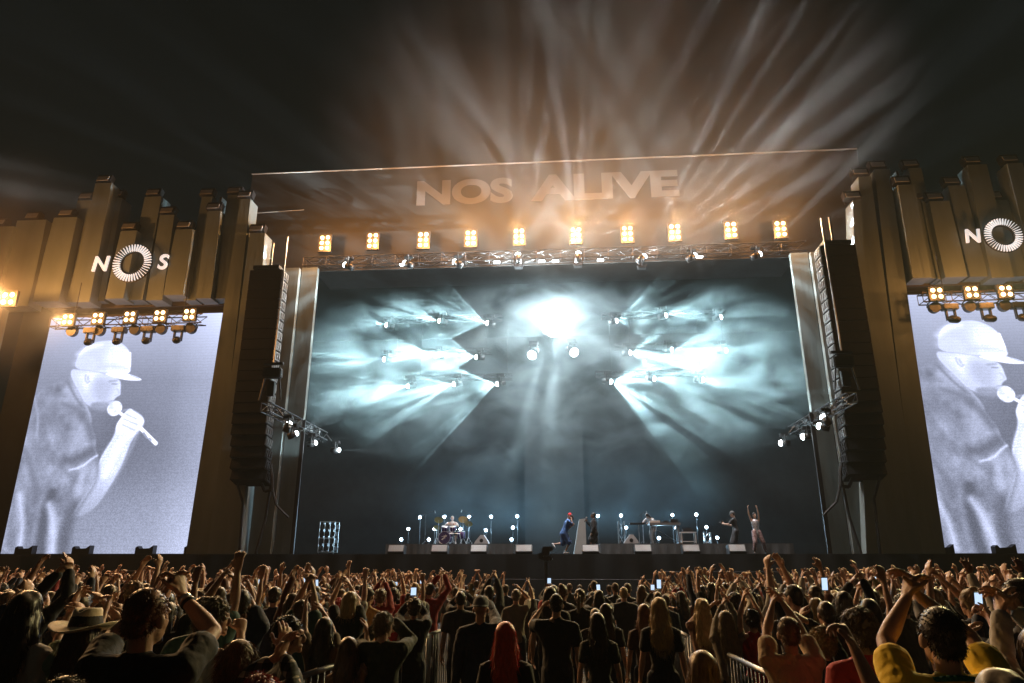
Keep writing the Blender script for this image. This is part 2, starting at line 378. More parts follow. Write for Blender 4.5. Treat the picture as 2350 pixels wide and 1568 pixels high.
# ---------------------------------------------------------------- signs on the towers: letter, ring of rays, letter
def sign(label, pN, pO, pS, Y=28.55):
    ctr = at(*pO, Y); root = empty('illuminated_sign', (ctr.x, Y, ctr.z), label, 'sign')
    s = at(pO[0] + 44, pO[1], Y).x - ctr.x
    for ch, p in (('N', pN), ('S', pS)):
        me = text_mesh('letter', ch, 1.0, M_logo, .04, .018, .1)
        co = np.empty(len(me.vertices) * 3); me.vertices.foreach_get('co', co); co = co.reshape(-1, 3)
        mn, mx_ = co.min(0), co.max(0); co[:, :2] -= (mn + mx_)[:2] / 2
        k = .8 * s / (mx_[1] - mn[1]); co[:, :2] *= k; co[:, 0] *= 1.0
        me.vertices.foreach_set('co', co.ravel())
        d = (-1.0 if ch == 'N' else 1.0) * 1.62 * s
        o = link('letter', me, root, (d, 0, 0)); o.rotation_euler = (R(90), 0, 0)
        MB().box((d, .18, 0), (.05, .3, .05)).build('bracket', M_dkmetal, root)
    b = MB()
    for i in range(40):
        a = 2 * math.pi * i / 40; c, q = math.cos(a), math.sin(a)
        m = Matrix(((c, 0, -q), (0, 1, 0), (q, 0, c)))
        b.box((c * .815 * s, 0, q * .815 * s), (.36 * s, .08, .03 * s), m)
    b.build('ray_ring', M_logo, root)
    n = 48
    for rr_, th in ((.6, .04), (1., .03)):
        b = MB()
        for i in range(n):
            a0, a1 = 2 * math.pi * i / n, 2 * math.pi * (i + 1) / n
            b.cyl((math.cos(a0) * rr_ * s, .09, math.sin(a0) * rr_ * s), (math.cos(a1) * rr_ * s, .09, math.sin(a1) * rr_ * s), th, 5)
        b.build('ring_frame', M_dkmetal, root)
sign('white letters with a ring of rays between them on the left tower', (237, 606), (303, 603), (363, 602))
sign('white letter and ring of rays on the right tower, its last letter out of frame', (2218, 543), (2303, 539), (2380, 536))

# ---------------------------------------------------------------- the two tall video screens and their picture
SX0, SX1, SZ0, SZ1 = -24.98, -15.92, DZ + .02, 13.42
def screen_mesh():
    NXs, NZs = 250, 308
    xs = np.linspace(SX0, SX1, NXs + 1); zs = np.linspace(SZ0, SZ1, NZs + 1)
    X, Z = np.meshgrid((xs[:-1] + xs[1:]) / 2, (zs[:-1] + zs[1:]) / 2)
    def w(p):       # a spot of the close-up of the screen -> metres on the screen
        q = at(p[0] / 2.45 / 1.0894, (780 + p[1] / 2.45) / 1.0894, 30); return (q.x, q.z)
    def smooth(P, closed):
        P = np.array(P, float)
        for _ in range(2):
            Q = np.roll(P, -1, 0) if closed else P[1:]; B = P if closed else P[:-1]
            n_ = np.stack([B * .75 + Q * .25, B * .25 + Q * .75], 1).reshape(-1, 2)
            P = n_ if closed else np.concatenate([P[:1], n_, P[-1:]])
        return P
    def sd(poly):   # signed distance to a closed outline
        P = smooth([w(p) for p in poly], True); d = np.full(X.shape, 1e9); ins = np.zeros(X.shape, bool)
        for a, c in zip(P, np.roll(P, -1, 0)):
            e = c - a; L2 = (e ** 2).sum() + 1e-9
            t = np.clip(((X - a[0]) * e[0] + (Z - a[1]) * e[1]) / L2, 0, 1)
            d = np.minimum(d, np.hypot(X - a[0] - t * e[0], Z - a[1] - t * e[1]))
            ins ^= ((a[1] > Z) != (c[1] > Z)) & (X < (c[0] - a[0]) * (Z - a[1]) / (c[1] - a[1] + 1e-12) + a[0])
        return np.where(ins, -d, d)
    def ln(pts, width): 
        d = np.full(X.shape, 1e9); P = smooth([w(p) for p in pts], False)
        for a, c in zip(P[:-1], P[1:]):
            e = c - a; L2 = (e ** 2).sum() + 1e-9; t = np.clip(((X - a[0]) * e[0] + (Z - a[1]) * e[1]) / L2, 0, 1)
            d = np.minimum(d, np.hypot(X - a[0] - t * e[0], Z - a[1] - t * e[1]))
        return d - width
    C = np.zeros(X.shape + (3,))
    u = (X - SX0) / (SX1 - SX0); v = (Z - SZ0) / (SZ1 - SZ0)
    rng = np.random.RandomState(3)
    def cl(n, seed):
        r = np.random.RandomState(seed).rand(n + 2, n + 2); i = u * n; j = v * n; i0 = i.astype(int).clip(0, n); j0 = j.astype(int).clip(0, n)
        fi = i - i0; fj = j - j0; fi = fi * fi * (3 - 2 * fi); fj = fj * fj * (3 - 2 * fj)
        return (r[j0, i0] * (1 - fi) + r[j0, i0 + 1] * fi) * (1 - fj) + (r[j0 + 1, i0] * (1 - fi) + r[j0 + 1, i0 + 1] * fi) * fj
    g = .64 + .16 * np.clip((v - .7) / .3, 0, 1) + .10 * np.clip((u - .75) / .25, 0, 1) + .12 * np.clip((.32 - v) / .32, 0, 1) * u - .09 * np.exp(-((u - .5) ** 2 / .06 + (v - .45) ** 2 / .04))
    g = g + .03 * (cl(5, 1) - .5)
    tint = np.array([.93, .97, 1.12])
    def lay(mask_d, val, blur, amt=1.):
        nonlocal g
        a = np.clip(.5 - mask_d / blur, 0, 1); a = a * a * (3 - 2 * a) * amt
        g = g * (1 - a) + val * a
    J = .69 + .16 * (cl(9, 2) - .5) + .12 * (cl(24, 4) - .5) + .05 * (cl(60, 5) - .5)
    lay(sd([(430, 385), (490, 500), (540, 590), (565, 650), (560, 700), (590, 770), (585, 830), (600, 880), (600, 930), (600, 1010), (540, 1100), (470, 1200), (440, 1300), (400, 1500), (-20, 1500), (30, 1250), (75, 1000), (135, 800), (200, 520), (300, 450), (400, 410)]), J, .1)
    for pts, wd, val, bl in ((((400, 905), (480, 900), (560, 850)), .25, .5, .5), (((380, 560), (450, 590), (520, 620)), .12, .6, .35), (((500, 640), (545, 700), (565, 770)), .2, .56, .4),
                             (((240, 700), (290, 800), (330, 930)), .08, .62, .3), (((320, 1110), (285, 1200), (255, 1330), (245, 1490)), .24, .45, .35), (((450, 1190), (410, 1300), (380, 1490)), .28, .5, .5),
                             (((150, 850), (190, 950), (215, 1080)), .12, .6, .4), (((420, 440), (470, 540), (520, 590)), .05, .58, .2), (((470, 1000), (430, 1100), (420, 1180)), .14, .6, .4),
                             (((95, 1100), (70, 1250), (60, 1400)), .12, .6, .5), (((330, 500), (400, 520)), .06, .63, .25), (((130, 900), (100, 1000)), .1, .56, .3)):
        lay(ln(pts, wd), val, bl, .8)
    for pts, wd, val, bl in ((((425, 968), (500, 950), (560, 900), (595, 880)), .05, .93, .12), (((210, 520), (235, 640), (225, 760)), .03, .78, .2), (((300, 1180), (330, 1300), (320, 1480)), .14, .88, .4), (((120, 1120), (140, 1300), (120, 1450)), .12, .88, .4)):
        lay(ln(pts, wd), val, bl, .8)
    zt0, zt1 = w((560, 980))[1], w((480, 1240))[1]; fade = np.clip((Z - zt1) / (zt0 - zt1), 0, 1)
    arm = [(600, 925), (640, 850), (700, 760), (712, 690), (760, 620), (800, 590), (880, 640), (885, 690), (835, 750), (800, 800), (765, 900), (715, 1000), (650, 1110), (570, 1215), (480, 1260), (440, 1240), (500, 1150), (560, 1060), (597, 1000)]
    dA = sd(arm); lay(dA, .90 + .05 * (cl(16, 21) - .5), .12, .25 + .75 * fade)
    lay(ln(((800, 700), (745, 800), (690, 900), (640, 1000)), .1), .99, .5, .8); lay(ln(((845, 740), (790, 860), (740, 960), (680, 1060), (600, 1170)), .06), .78, .35, .7 * fade); lay(ln(((712, 770), (655, 860), (610, 940)), .03), .82, .25, .6)
    lay(ln(((590, 905), (603, 960), (590, 1040), (520, 1150), (450, 1250)), .07), .6, .3, .7)
    lay(sd([(440, 350), (470, 350), (640, 372), (735, 412), (742, 450), (738, 480), (740, 508), (715, 520), (700, 535), (690, 562), (655, 592), (620, 592), (560, 582), (520, 560), (490, 500), (450, 430), (430, 380)]), .93 - .12 * cl(14, 8), .09)
    lay(sd([(570, 420), (640, 400), (700, 420), (700, 470), (660, 540), (600, 560), (560, 500)]), .78, .7, .85)
    lay(sd([(560, 440), (520, 520), (545, 575), (600, 590), (575, 520)]), .84, .5, .6); lay(sd([(545, 560), (620, 548), (690, 558), (672, 600), (640, 612), (570, 600)]), .66, .16, .9)
    lay(ln(((672, 425), (715, 420)), .05), .72, .12, .8); lay(ln(((688, 440), (716, 442)), .03), .66, .08, .8)
    lay(ln(((715, 470), (735, 500), (705, 512)), .03), .8, .08, .8); lay(ln(((672, 545), (700, 542)), .02), .66, .07, .9)
    lay(ln(((525, 385), (520, 415), (535, 438), (548, 425)), .03), .76, .1, .8); lay(ln(((538, 398), (540, 415)), .04), .7, .12, .6)
    lay(sd([(455, 348), (468, 290), (498, 235), (550, 195), (620, 178), (690, 172), (745, 190), (785, 225), (803, 265), (802, 330), (797, 378), (740, 380), (640, 374), (560, 360)]), .96 - .14 * cl(10, 9), .07)
    lay(ln(((470, 310), (560, 280), (600, 340)), .14), .88, .4, .6); lay(ln(((692, 178), (690, 260), (684, 365)), .01), .87, .06, .7)
    lay(ln(((780, 250), (776, 330)), .05), 1.06, .06); lay(ln(((797, 252), (794, 330)), .05), 1.06, .06); lay(ln(((780, 250), (794, 330)), .04), 1.06, .06)
    lay(ln(((640, 380), (740, 392), (790, 388)), .05), .82, .12, .8)
    lay(sd([(630, 374), (760, 372), (830, 392), (880, 418), (815, 422), (740, 412), (680, 394)]), 1.0, .06)
    lay(ln(((800, 388), (850, 408)), .03), .8, .06, .8)
    lay(ln(((720, 608), (765, 640)), .07), 1.02, .06); lay(ln(((702, 590), (703, 591)), .36), .97 - .1 * cl(70, 12), .06); lay(ln(((668, 560), (690, 545)), .05), .8, .15, .6)
    lay(ln(((855, 705), (955, 805)), .09), 1.02, .06); lay(ln(((880, 742), (900, 770)), .05), .7, .05); lay(ln(((915, 775), (925, 785)), .05), .75, .05)
    lay(sd([(705, 700), (740, 650), (770, 610), (800, 585), (830, 620), (870, 635), (887, 680), (850, 710), (820, 760), (760, 790), (715, 760)]), .95 + .08 * (cl(30, 31) - .5), .08)
    for q in (((770, 625), (835, 655)), ((758, 655), (840, 690)), ((752, 690), (825, 725))): lay(ln(q, .025), .76, .1, .8)
    for pts, wd, val, bl, am in ((((455, 400), (490, 470), (540, 560)), .1, .8, .5, .6), (((610, 440), (600, 500), (640, 545)), .2, .78, .8, .6), (((735, 620), (760, 600), (800, 600)), .03, .86, .15, .6), (((640, 880), (690, 800), (730, 740)), .06, .9, .4, .6),
            (((250, 560), (330, 640), (400, 760), (420, 880)), .22, .60, .9, .5), (((160, 700), (220, 820), (260, 960)), .16, .62, .7, .5), (((500, 700), (470, 800), (430, 860)), .12, .78, .5, .6), (((330, 860), (380, 960), (470, 1040)), .1, .58, .4, .6),
            (((200, 1000), (230, 1100), (200, 1250)), .1, .56, .4, .6), (((500, 1000), (460, 1080)), .06, .8, .3, .6), (((480, 260), (540, 215), (620, 200)), .1, .99, .4, .6), (((600, 340), (690, 330), (780, 345)), .08, .8, .4, .5), (((560, 250), (620, 300), (640, 360)), .07, .84, .3, .5)):
        lay(ln(pts, wd), val, bl, am)
    g = g + .05 * (rng.rand(*X.shape) - .5) * np.clip(1.2 - v, 0, 1) * 1.6
    g = g * (1 - .02 * ((np.arange(X.shape[0]) % 4) == 0))[:, None]
    g = .92 * (np.clip(g, .05, 1.2) / .92) ** 1.45
    c = np.clip(g, 0, 1.1)[..., None] * np.where(g[..., None] > .9, np.array([.99, 1.0, 1.06]), tint)
    c = np.clip(c, 0, 1.08); lin = np.where(c <= .04045, c / 12.92, ((c + .055) / 1.055) ** 2.4)
    xs0 = xs - (SX0 + SX1) / 2; zs0 = zs - SZ0
    VX, VZ = np.meshgrid(xs0, zs0); co = np.stack([VX, np.zeros_like(VX), VZ], -1).reshape(-1, 3)
    I, Jx = np.meshgrid(np.arange(NXs), np.arange(NZs)); base = (Jx * (NXs + 1) + I).ravel()
    q = np.stack([base, base + 1, base + NXs + 2, base + NXs + 1], 1)
    me = bpy.data.meshes.new('picture'); me.vertices.add(len(co)); me.vertices.foreach_set('co', co.ravel())
    me.loops.add(q.size); me.loops.foreach_set('vertex_index', q.ravel()); me.polygons.add(len(q))
    me.polygons.foreach_set('loop_start', np.arange(len(q)) * 4); me.polygons.foreach_set('loop_total', np.full(len(q), 4)); me.update(calc_edges=True)
    ca = me.color_attributes.new('picture', 'FLOAT_COLOR', 'CORNER')
    full = np.concatenate([lin.reshape(-1, 3), np.ones((len(q), 1))], 1); ca.data.foreach_set('color', np.repeat(full, 4, 0).astype(np.float32).ravel())
    return me
M_led = bpy.data.materials.new('led_picture'); M_led.use_nodes = True
nt = M_led.node_tree; nt.nodes.clear(); oo = nt.nodes.new('ShaderNodeOutputMaterial'); ee = nt.nodes.new('ShaderNodeEmission'); aa = nt.nodes.new('ShaderNodeAttribute')
aa.attribute_name = 'picture'; nt.links.new(aa.outputs['Color'], ee.inputs['Color']); ee.inputs['Strength'].default_value = 1.38; nt.links.new(ee.outputs[0], oo.inputs[0])
M_led.cycles.emission_sampling = 'FRONT'
pic = screen_mesh(); pic.materials.append(M_led)
for xc, lb in (((SX0 + SX1) / 2, 'tall bright video screen left of the stage showing a man in a cap'), (19.44, 'tall bright video screen right of the stage, partly out of frame, showing the same man')):
    t = empty('video_screen', (xc, 30, SZ0), lb, 'video screen')
    link('screen_picture', pic, t, (0, 0, 0))
    MB().box((0, .16, 5.58), (9.2, .28, 11.3)).build('cabinet', M_plas, t)
KEY = 1500
# ---------------------------------------------------------------- haze and smoke
def volume(name, x0, x1, y0, y1, z0, z1, density, color=(.9, .95, 1), noise_=None, label=None, aniso=0.):
    b = MB(); b.box((0, 0, 0), (x1 - x0, y1 - y0, z1 - z0))
    m = bpy.data.materials.new(name); m.use_nodes = True; nt = m.node_tree; nt.nodes.clear(); L = nt.links
    oo = nt.nodes.new('ShaderNodeOutputMaterial'); v = nt.nodes.new('ShaderNodeVolumePrincipled')
    v.inputs['Color'].default_value = (*color, 1); v.inputs['Density'].default_value = density; v.inputs['Anisotropy'].default_value = aniso
    L.new(v.outputs[0], oo.inputs['Volume'])
    if noise_:
        sc, lo, hi, dist = noise_
        tc = nt.nodes.new('ShaderNodeTexCoord'); mp = nt.nodes.new('ShaderNodeMapping'); mp.inputs['Scale'].default_value = sc
        n = nt.nodes.new('ShaderNodeTexNoise'); n.inputs['Scale'].default_value = 1; n.inputs['Detail'].default_value = 4.5; n.inputs['Roughness'].default_value = .6
        n.inputs['Distortion'].default_value = dist
        L.new(tc.outputs['Object'], mp.inputs[0]); L.new(mp.outputs[0], n.inputs['Vector'])
        r = nt.nodes.new('ShaderNodeMapRange'); r.inputs[1].default_value = lo; r.inputs[2].default_value = hi
        r.inputs[3].default_value = 0; r.inputs[4].default_value = density; L.new(n.outputs[0], r.inputs[0])
        # thins out to nothing towards the sides of the cloud
        g = nt.nodes.new('ShaderNodeTexCoord'); mp2 = nt.nodes.new('ShaderNodeVectorMath'); mp2.operation = 'DIVIDE'
        mp2.inputs[1].default_value = ((x1 - x0) / 2, (y1 - y0) / 2, (z1 - z0) / 2); L.new(g.outputs['Object'], mp2.inputs[0])
        ln = nt.nodes.new('ShaderNodeVectorMath'); ln.operation = 'LENGTH'; L.new(mp2.outputs[0], ln.inputs[0])
        f = nt.nodes.new('ShaderNodeMapRange'); f.interpolation_type = 'SMOOTHSTEP'; f.inputs[1].default_value = .45; f.inputs[2].default_value = 1.0
        f.inputs[3].default_value = 1; f.inputs[4].default_value = 0; L.new(ln.outputs['Value'], f.inputs[0])
        mu = nt.nodes.new('ShaderNodeMath'); mu.operation = 'MULTIPLY'; L.new(r.outputs[0], mu.inputs[0]); L.new(f.outputs[0], mu.inputs[1])
        L.new(mu.outputs[0], v.inputs['Density']); m.cycles.volume_sampling = 'EQUIANGULAR'
        m.cycles.volume_step_rate = 1.0
    else: m.cycles.volume_sampling = 'EQUIANGULAR'
    o = b.build(name, m, loc=((x0 + x1) / 2, (y0 + y1) / 2, (z0 + z1) / 2)); tag(o, label, kind='stuff'); return o
volume('haze', -70, 70, -25, 75, -2, 62, HAZE, (.86, .95, 1.0))
volume('smoke', -18, 17.5, 31, 42.4, 5.5, 18, .11, (.78, .95, 1.0), ((.4, .4, .6), .38, .72, .8))
volume('smoke', -13, 18, 22, 33, 13, 34, .05, (1, .93, .85), ((.12, .12, .13), .25, .95, .4))
volume('smoke', -36, -19, 24, 31, 8, 22, .05, (1, .93, .85), ((.16, .16, .2), .36, .8, .4))

volume('smoke', -11, 11, 33.5, 42, 2.3, 8.5, .035, (.6, .88, 1.0), ((.4, .5, .6), .3, .75, .5))
# ---------------------------------------------------------------- trusses
def truss_mb(a, b_, w=.38, step=.55, r=.028, rd=.016):
    a = Vector(a); b_ = Vector(b_); t = (b_ - a).normalized(); L = (b_ - a).length
    up = Vector((0, 0, 1)) if abs(t.z) < .9 else Vector((0, 1, 0)); s = t.cross(up).normalized(); u = s.cross(t)
    cs = [s * w / 2 + u * w / 2, -s * w / 2 + u * w / 2, -s * w / 2 - u * w / 2, s * w / 2 - u * w / 2]
    m = MB()
    for c in cs: m.cyl(a + c, b_ + c, r, 6)
    n = max(2, int(L / step))
    for i in range(n):
        p = a + t * (L * i / n); q = a + t * (L * (i + 1) / n)
        for k in range(4):
            c, d = cs[k], cs[(k + 1) % 4]
            m.cyl(p + c, q + d, rd, 4, cap=False) if i % 2 else m.cyl(p + d, q + c, rd, 4, cap=False)
            if i % 2 == 0: m.cyl(p + c, p + d, rd, 4, cap=False)
    return m
def truss(a, b_, label, w=.38, m=None, wires=None, group=None):
    a = Vector(a); b_ = Vector(b_); c = (a + b_) / 2
    t = empty('lighting_truss', c, label, 'truss', group)
    truss_mb(a - c, b_ - c, w).build('frame', m or M_dkmetal, t)
    if wires:
        for p in wires: MB().cyl(Vector(p[0]) - c, Vector(p[1]) - c, .02, 5).build('hanging_cable', M_cable, t)
    return t

# ---------------------------------------------------------------- fixtures
def quat_to(aim): return Vector(aim).to_track_quat('-Z', 'Y').to_matrix()
def head(pos, aim, label, group, size=1., lit=True, lens=None, hang=1, r=.13):
    t = empty('moving_head_light', pos, label, 'stage light', group)
    k = size; m = quat_to(aim); ax = Vector((-Vector(aim).y, Vector(aim).x, 0)).normalized() if abs(Vector(aim).z) < .98 * Vector(aim).length else Vector((1, 0, 0))
    MB().box((0, 0, hang * .42 * k), (.38 * k, .3 * k, .16 * k), bev=.02).build('base', M_plas, t)
    y = MB()
    for s in (-1, 1): y.box(ax * s * .2 * k + Vector((0, 0, hang * .2 * k)), (.05 * k, .1 * k, .42 * k))
    y.box((0, 0, hang * .35 * k), (.44 * k, .12 * k, .05 * k)); y.build('yoke', M_plas, t)
    h = MB(); d = Vector(aim).normalized(); h.cyl(-d * .24 * k, d * .1 * k, .15 * k, 12, .17 * k); h.cyl(d * .1 * k, d * .16 * k, .17 * k, 12, .15 * k)
    hd = h.build('head', M_plas, t, True)
    MB().ell(d * .17 * k, (r * k, r * k, r * .8 * k), 12, 6, m).build('lens', (lens or M_lens) if lit else M_dkmetal, hd, True)
    return t
GB = 'white beam lights on the back trusses'
W1 = (.68, .95, 1.)
rows_L = [[(895, 748), (1016, 738), (1126, 743)], [(890, 825), (1008, 817), (1101, 820)], [(945, 885), (1050, 880), (1149, 880)]]
rows_R = [[(1407, 738), (1520, 726), (1646, 730)], [(1438, 810), (1533, 803), (1657, 805)], [(1394, 875), (1493, 868), (1604, 871)]]
rn = ['top', 'middle', 'bottom']; cn = ['farthest from the centre', 'second from the centre', 'nearest the centre']
seed = 0
BY = 37.0
for side, rows in ((-1, rows_L), (1, rows_R)):
    for i, row in enumerate(rows):
        ps = [at(px, py, BY) for px, py in row]
        z = ps[0].z + .62
        truss((min(p.x for p in ps) - .6, BY + .8, z), (max(p.x for p in ps) + .6, BY + .8, z), 'dark truss carrying the %s row of white beam lights %s of the glare' % (rn[i], 'left' if side < 0 else 'right'), .3,
              wires=[((p.x + .3, BY + .8, z), (p.x + .3, BY + .8, 15.3)) for p in (ps[0], ps[2])])
        for j, p in enumerate(ps):
            seed += 1; far = (2 - j) if side < 0 else j      # 0 = nearest the centre
            dz = (.16, -.02, -.22)[i] + random.uniform(-.04, .04)
            aim = Vector((side * 1., -.32, dz))
            t = head(p, aim, 'white beam light in the %s row %s of the glare, %s' % (rn[i], 'left' if side < 0 else 'right', cn[2 - far]), GB, 1.1)
            cone = (74, 54, 44)[far] if side < 0 else (100, 60, 40)[far]
            e = (5200, 4200, 3000)[far] * (1. if side < 0 else (1., .75, .5)[far])
            spot(t, aim.normalized() * .3, aim, cone, e * (1.5 if side < 0 else 1.15) * K_BEAM, W1, (6, 8, 9)[far], seed, .5 if side < 0 else .22, .42, .66)
for px, py, aim, nm in ((1225, 810, (-.45, -.5, -.75), 'left'), (1312, 805, (.6, -.5, -.6), 'right')):
    seed += 1
    p = at(px, py, 36.5); t = head(p, aim, 'bright white light just below the great glare, the %s one of two' % nm, GB, 1.3, r=.2)
    spot(t, Vector(aim).normalized() * .3, aim, 100, 1300 * K_BEAM, W1, 6, seed, .1)
    point(t, (0, -.45, 0), 120 * K_GLOW, (.8, .95, 1), .15, 6)
# front edge of the roof
FYp = 29.2
fr_ = [((800, 611), (-1, -.1, .42), 40, 3500), ((937, 607), (-.95, -.1, .42), 44, 4500), ((1051, 605), (-.85, -.1, .5), 56, 7000), ((1190, 593), (-.12, -.12, 1), 120, 3000), ((1326, 590), (.15, -.12, 1), 120, 3000),
       ((1472, 594), (.78, -.1, .62), 78, 6500), ((1587, 591), (.9, -.1, .5), 52, 6500), ((1735, 587), (.95, -.1, .42), 44, 6500)]
ordn = ['first', 'second', 'third', 'fourth', 'fifth', 'sixth', 'seventh', 'eighth', 'ninth', 'tenth']
ft = truss((at(700, 600, 29.6).x, 29.6, 15.72), (at(1850, 590, 29.6).x, 29.6, 15.72), 'long dark truss along the lower edge of the roof banner', .45)
for i, ((px, py), aim, cone, e) in enumerate(fr_):
    seed += 1
    p = at(px, py, FYp); t = head(p, aim, 'white beam light under the roof banner, %s from the left' % ordn[i], 'white beam lights along the roof edge', 1.0, r=.14, hang=-1 if cone > 60 else 1)
    spot(t, Vector(aim).normalized() * .3, aim, cone, e * .8 * K_BEAM, (.86, .95, 1.), (8.5 if cone > 100 else 9), seed, .0, .5, .62, flat=.055)
    point(t, (0, -.4, 0), (900 if cone > 100 else 500) * K_GLOW, (.85, .95, 1), .15, 7)
for i, (px, py) in enumerate(((925, 608), (1140, 602), (1243, 600), (1275, 599), (1378, 597), (1605, 590))):
    p = at(px, py, 29.25); t = empty('strip_lamp', p, 'small flat strip lamp glowing under the roof banner, %s from the left' % ordn[i], 'lamp', 'strip lamps under the banner')
    MB().box((0, 0, .06), (.34, .2, .09)).build('housing', M_plas, t); MB().box((0, -.02, 0), (.28, .16, .04)).build('lamp_glass', M_lens, t)
    l = bpy.data.lights.new('added_key', 'SPOT'); l.energy = KEY; l.spot_size = R(46); l.spot_blend = .6; l.shadow_soft_size = .1; l.color = (.95, .97, 1); o = bpy.data.objects.new('added_key', l); COL.objects.link(o); o.parent = t; o.location = (0, 0, -.08); o.rotation_euler = (R(9), 0, 0)  # key spot added to the strip lamp, standing in for an unseen front light
# orange blinders: 2 x 3 lamps on the banner, 2 x 2 over the screens
def blinder(p, label, group, nx, nz, s, power, glow=.27):
    t = empty('blinder_light', p, label, 'blinder light', group)
    hb = MB().box((0, .09, 0), (nx * s * 1.12, .14, nz * s * 1.12), bev=.01); hb.build('housing', M_dkmetal, t)
    for i in range(nx):
        for j in range(nz):
            MB().ell(((i - (nx - 1) / 2) * s, 0, (j - (nz - 1) / 2) * s), (s * .33, .05, s * .33), 12, 8).build('lamp', M_warm, t, True)
    flood(t, (0, -.12, 0), power, (1, .72, .38) if nz == 3 else ((1, .58, .24) if p.x < 0 else (1, .82, .34)), .1, 130, 22)
    point(t, (0, -.9, .1), power * glow, (1, .4, .1), .1)
    return t
for i, (px, py) in enumerate(((745, 557), (855, 552), (971, 550), (1080, 546), (1191, 542), (1322, 539), (1440, 536), (1549, 532), (1678, 527), (1792, 525))):
    p = at(px, py, 29.4); blinder(p, 'orange six-lamp blinder on the roof banner, %s from the left' % ordn[i], 'orange six-lamp blinders on the banner', 2, 3, .28, (560, 500, 500, 560, 560, 560, 500, 500, 500, 460)[i] * K_ORANGE)
for si, (tp, lights, heads) in enumerate(((((122, 738), (468, 738)), ((155, 733), (224, 730), (297, 727), (366, 724), (434, 721)), ((168, 748, 0), (211, 755, 1), (231, 746, 0), (275, 755, 1), (312, 745, 0), (342, 752, 1), (372, 745, 0), (412, 748, 1), (440, 744, 0))),
                                          (((2112, 686), (2480, 676)), ((2150, 673), (2231, 670), (2309, 668), (2390, 666)), ((2143, 699, 0), (2179, 707, 1), (2223, 697, 0), (2260, 704, 1), (2303, 696, 0), (2338, 704, 1))))):
    YT = 28.2; a = at(*tp[0], YT); c = at(*tp[1], YT); zz = (a.z + c.z) / 2
    sd_ = 'left' if si == 0 else 'right'
    truss((a.x, YT, zz), (c.x, YT, zz), 'dark lighting truss across the top of the %s video screen' % sd_, .42, mat('truss_brown', (.09, .07, .06), .5, .7), [((a.x + 1, YT, zz), (a.x + 1, YT, zz + 2)), ((c.x - 1, YT, zz), (c.x - 1, YT, zz + 2))])
    for i, (px, py) in enumerate(lights):
        if px > 2350: continue
        p = at(px, py, 27.85); blinder(p, 'orange four-lamp blinder over the %s screen, %s from the left' % (sd_, ordn[i]), 'orange four-lamp blinders over the screens', 2, 2, .28, (750 if si == 0 else 1300) * K_ORANGE, .03)
    for i, (px, py, kd) in enumerate(heads):
        p = at(px, py, YT); p.z = zz - .42 - .12 * kd
        if kd:
            t = empty('moving_head_light', p, 'dark moving head hanging over the %s screen, %s lamp from the left' % (sd_, ordn[i]), 'stage light', 'unlit moving heads over the screens')
            MB().box((0, 0, .12), (.62, .34, .26), bev=.03).build('base', M_plas, t)
            y = MB(); y.box((-.17, 0, -.2), (.06, .12, .5)); y.box((.17, 0, -.2), (.06, .12, .5)); y.box((0, 0, .02), (.4, .12, .05)); y.build('yoke', M_plas, t)
            MB().sweep([(.0, -.05, -.42), (.08, -.2, -.5)], [(.2, .17), (.17, .15)]).build('head', M_plas, t, True)
        else:
            t = empty('round_stage_light', p, 'dark round lamp in a yoke over the %s screen, %s lamp from the left' % (sd_, ordn[i]), 'stage light', 'unlit round lamps over the screens')
            h = MB(); h.cyl((0, -.08, 0), (0, .12, 0), .23, 16); h.build('head', M_plas, t)
            y = MB()
            for q in range(9):
                a0, a1 = math.pi * q / 9, math.pi * (q + 1) / 9; y.cyl((.3 * math.cos(a0), 0, .3 * math.sin(a0)), (.3 * math.cos(a1), 0, .3 * math.sin(a1)), .025, 5)
            y.build('yoke', M_plas, t)
# the strong orange lamp at the left edge
p = at(18, 685, 26.5); blinder(p, 'very bright orange lamp at the far left edge beside the tower', 'orange edge lamp', 2, 2, .34, 1500 * K_ORANGE, .2)
p = at(2480, 560, 26.5); 
# great white glare over the middle of the stage
p = at(1275, 735, 36.8); t = empty('blinding_light_cluster', p, 'blinding white cluster of lights high in the middle of the stage', 'stage light')
MB().cyl((0, .2, 0), (0, .4, 0), 1.0, 28).build('housing', M_plas, t)
M_glare = mat('lens_glare', (.9, .9, .9), .3, emit=(.9, .97, 1.), estr=60)
for rr_, nn in ((0, 1), (.38, 6), (.76, 12)):
    for i in range(nn): MB().ell((rr_ * math.cos(6.283 * i / nn), 0, rr_ * math.sin(6.283 * i / nn)), (.17, .12, .17), 10, 6).build('lamp', M_glare, t, True)
point(t, (0, -.7, 0), 2600 * K_GLOW, (.84, .96, 1), .2, 6.5)
point(t, (0, -.9, 0), 8500 * K_GLOW, (.84, .96, 1), .2)
